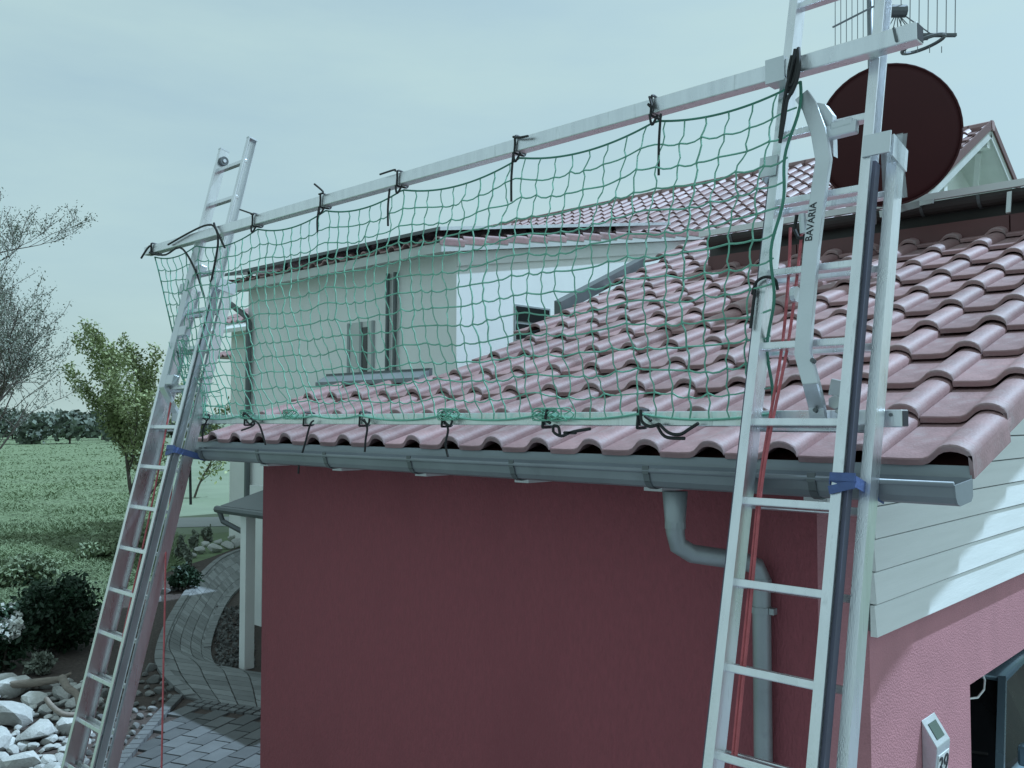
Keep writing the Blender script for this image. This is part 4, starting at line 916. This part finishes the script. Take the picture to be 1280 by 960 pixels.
# driftwood
def zp(x, y, z): return on_z(x, y, GZ + z)
dw = thing('driftwood', 'bleached driftwood branch lying on the boulder heap', 'branch', tuple(zp(70, 870, 0)))
obj('limb', MB().tube(spline([zp(14, 856, .16), zp(40, 854, .2), zp(62, 851, .22), (zp(78, 848, .26)), zp(88, 842, .34)], 18), [.02 + .03 * math.sin(math.pi * min(1, .25 + i / 22)) for i in range(18)], 8), M['wood'], dw, smooth=True)
obj('limb', MB().tube(spline([zp(78, 848, .3), zp(85, 860, .3), zp(96, 868, .26), zp(99, 884, .2)], 14), [.05 - .0015 * i for i in range(14)], 8), M['wood'], dw, smooth=True)
obj('limb', MB().tube(spline([zp(58, 874, .3), zp(66, 884, .28), zp(80, 893, .24), zp(102, 893, .2)], 14), .028, 8), M['wood'], dw, smooth=True)

def foliage_cloud(cx, cy, cz, rx, ry, rz, n_, clumps, seed, spread=.35):
    r_ = np.random.default_rng(seed); c_ = r_.normal(size=(clumps, 3)); c_ /= np.linalg.norm(c_, axis=1)[:, None]; c_ *= (r_.uniform(.25, 1, clumps) ** .6)[:, None]
    idx = r_.integers(0, clumps, n_); p = c_[idx] + r_.normal(size=(n_, 3)) * spread * r_.uniform(.3, 1, n_)[:, None] * .6
    return p * np.array([rx, ry, rz]) + np.array([cx, cy, cz])
def shrub(label, px_, py_, wpx, hpx, n_, m, size, stems=6, name='shrub', group=None, clumps=40):
    p = on_z(px_, py_, GZ); dep = (p - CP) @ Fv; w_ = wpx / FPX * dep / 2; h_ = hpx / FPX * dep
    t = thing(name, label, 'shrub', (p[0], p[1], GZ), group)
    C_ = foliage_cloud(0, 0, h_ * .52, w_ * .92, w_ * .92, h_ * .48, n_, clumps, int(px_ * 7 + py_)); C_[:, 2] = np.maximum(C_[:, 2], .03)
    leaves(C_, size, m, 'foliage', t)
    mb = MB()
    for k in range(stems):
        a = random.uniform(0, 6.28); e = np.array([math.cos(a) * w_ * .6, math.sin(a) * w_ * .6, h_ * random.uniform(.6, .95)]); e0 = np.array([math.cos(a) * .05, math.sin(a) * .05, 0])
        mb.tube([e0, (e0 + e) * .5 + np.array([0, 0, h_ * .08]), e], [.018, .012, .004], 5)
    link('stem', mesh('stem', mb), M['bark'], t); return t, p, w_, h_
shrub('large dark evergreen bush on the mulch bed above boulders', 72, 812, 112, 92, 9000, M['leafdark'], .045, 8, clumps=60)
t, p, w_, h_ = shrub('dark bush with white flowers beside the large evergreen bush', 2, 838, 70, 85, 4200, M['leafdark'], .045, 6)
r_ = np.random.default_rng(5); fc = foliage_cloud(0, 0, h_ * .6, w_ * .9, w_ * .9, h_ * .35, 90, 18, 99); leaves(np.repeat(fc, 6, 0) + r_.normal(size=(540, 3)) * .025, .035, M['petal'], 'blossom', t, aspect=.9)
shrub('small clipped round green shrub on the bed beside the paved path', 231, 738, 36, 30, 3500, M['leafdark'], .045, 5)
shrub('low grey green tuft at the foot of the dark bush', 50, 842, 34, 26, 1500, M['leaf2'], .04, 4)
for k, (x, y, w2, h2) in enumerate([(226, 700, 16, 30), (243, 690, 14, 26), (258, 680, 16, 22), (236, 708, 12, 22)]):
    shrub('pale wild weed clump at the meadow edge behind the stones', x, y, w2, h2, 500, M['leaf2'], .05, 4, 'weed_clump', 'weeds at the meadow edge', 14)
# tall grass and herbs over the meadow: uncountable
NB = 60000
yy = 545 + (760 - 545) * rng.uniform(0, 1, NB) ** .8; xx = rng.uniform(-120, 222, NB)
keep = (yy < 800 - .42 * np.maximum(xx, 0)) & ~((xx > 206) & (yy < 668)); xx, yy = xx[keep], yy[keep]
d_ = np.stack([Fv[i] + Rv[i] * (xx - 640) / FPX - Uv[i] * (yy - 480) / FPX for i in range(3)], 1); tt = (GZ - CAMZ) / d_[:, 2]; G = CP + d_ * tt[:, None]
dist = np.linalg.norm(G - CP, axis=1); far = dist < 170; G, dist = G[far], dist[far]; nb_ = len(G)
hh = rng.uniform(.03, .13, nb_) * (.7 + .5 * np.sin(G[:, 0] * .7) * np.cos(G[:, 1] * .9)); ww = np.clip(dist * .0006, .006, .09)
az = rng.uniform(0, 6.28, nb_); ln = rng.normal(size=(nb_, 2)) * .12
dx = np.stack([np.cos(az) * ww, np.sin(az) * ww, np.zeros(nb_)], 1); tp = np.stack([ln[:, 0], ln[:, 1], hh], 1)
V = np.stack([G - dx, G + dx, G + dx * .5 + tp, G - dx * .5 + tp], 1).reshape(-1, 3)
tag(bigmesh('tall_grass', V, np.arange(4 * nb_).reshape(nb_, 4), M['grass']), 'tall rough grass and herbs covering the meadow', kind='stuff')
# low scrub mounds in the meadow
for k, (x, y, w2, h2) in enumerate([(150, 694, 90, 26), (20, 728, 110, 30)]):
    shrub('loose low green scrub growing in the meadow', x, y, w2, h2, 5200, M['scrub'], .055, 8, 'scrub_bush', 'meadow scrub', 50)
# gravel behind the canopy post
for k in range(1): pass
gv = rng.uniform(0, 1, (900, 2)); gp = np.array([on_z(268 + 50 * a, 760 + 75 * b, GZ) for a, b in gv]); gp[:, 2] = GZ + .02
tag(leaves(gp, .03, M['rockdark'], 'gravel', aspect=.9), 'fine grey gravel inside the curve of the path', kind='stuff')

# ================================================================== TREES
def tree(label, base, height, spread, levels, leafn, leafsize, m, seed, name='tree', trunk_r=.09, lean=(0, 0), first=.25, leafspread=.10, group=None, gnarl=.16, up=.35, leafaspect=.5):
    r_ = random.Random(seed); t = thing(name, label, 'tree', tuple(base), group); wood = MB(); tips = []
    def branch(p, d, ln, rd, lv):
        n_ = 5; pts = [p]; rs_ = [rd]; q = Vector(p); dd = Vector(d)
        for i in range(n_):
            dd = (dd + Vector((r_.gauss(0, gnarl), r_.gauss(0, gnarl), r_.gauss(0, gnarl) + up * .12))).normalized(); q = q + dd * (ln / n_); pts.append(q.copy()); rs_.append(max(.0045, rd * (1 - .62 * (i + 1) / n_)))
        wood.tube(pts, rs_, 6 if lv < 2 else 4, False)
        if lv >= levels - 1: tips.extend([(pts[i], dd) for i in range(2, n_ + 1)])
        if lv < levels:
            nk = ((10, 6, 5, 5) if levels > 3 else (7, 5, 4, 3))[min(lv, 3)]
            for k in range(nk):
                f_ = first + (1 - first) * (k + r_.random()) / nk if lv == 0 else .25 + .75 * (k + r_.random()) / nk
                i = min(int(f_ * n_), n_ - 1); u = f_ * n_ - i; bp_ = pts[i].lerp(pts[i + 1], u) if hasattr(pts[i], 'lerp') else Vector(pts[i])
                a = r_.uniform(0, 6.28); side = Vector((math.cos(a), math.sin(a), r_.uniform(.05, .75))).normalized(); nd = (side * .75 + dd * .45).normalized()
                branch(bp_, nd, ln * spread * r_.uniform(.75, 1.15) * (1.15 - .5 * f_ if lv == 0 else 1), rd * .5 * (1 - .4 * f_), lv + 1)
    branch(Vector((0, 0, 0)), Vector((lean[0], lean[1], 1)).normalized(), height, trunk_r, 0)
    link('trunk', mesh('trunk', wood), M['bark'], t, smooth=True)
    T = np.array([tuple(a) for a, b in tips]); idx = rng.integers(0, len(T), leafn); C_ = T[idx] + rng.normal(size=(leafn, 3)) * leafspread
    leaves(C_, leafsize, m, 'crown', t, aspect=leafaspect); return t
b1 = on_z(-58, 745, GZ)
tree('sparse leafed tree with thin open branches at the meadow edge', (b1[0], b1[1], GZ), 5.2, .60, 4, 46000, .024, M['leaf2'], 11, trunk_r=.13, lean=(.02, .03), first=.08, leafspread=.05, up=.9)
b2 = on_z(172, 668, GZ); sc_ = 1
tree('young green leafy tree standing behind the far ladder', (b2[0], b2[1], GZ), 3.5, .74, 2, 17000, .055, M['leaf'], 5, trunk_r=.075, first=.2, leafspread=.12, up=1.3, gnarl=.09)
b3 = on_z(243, 622, GZ)
tree('small sapling on the mown field beyond the gutter end', (b3[0], b3[1], GZ), 2.6, .4, 1, 260, .11, M['leaf'], 8, name='sapling', trunk_r=.05, leafspread=.2)
for k in range(26):
    x = -140 + k * 16 + random.uniform(-5, 5); dd = random.uniform(110, 190); p = at(x, 530, dd); h_ = random.uniform(3.6, 5.6) if x < 140 else random.uniform(2.2, 3.6)
    t = thing('far_tree', 'dark leafy tree in the distant line beyond the fields', 'tree', (p[0], p[1], GZ), 'distant tree line')
    C_ = foliage_cloud(0, 0, h_ * .55, h_ * .62, h_ * .62, h_ * .5, 700, 26, k + 300, .4); C_[:, 2] = np.maximum(C_[:, 2], .2); leaves(C_, .42, M['hedge'], 'crown', t, aspect=.7)
    link('trunk', mesh('trunk', MB().tube([(0, 0, 0), (0, 0, h_ * .35)], [.14, .08], 6)), M['bark'], t)
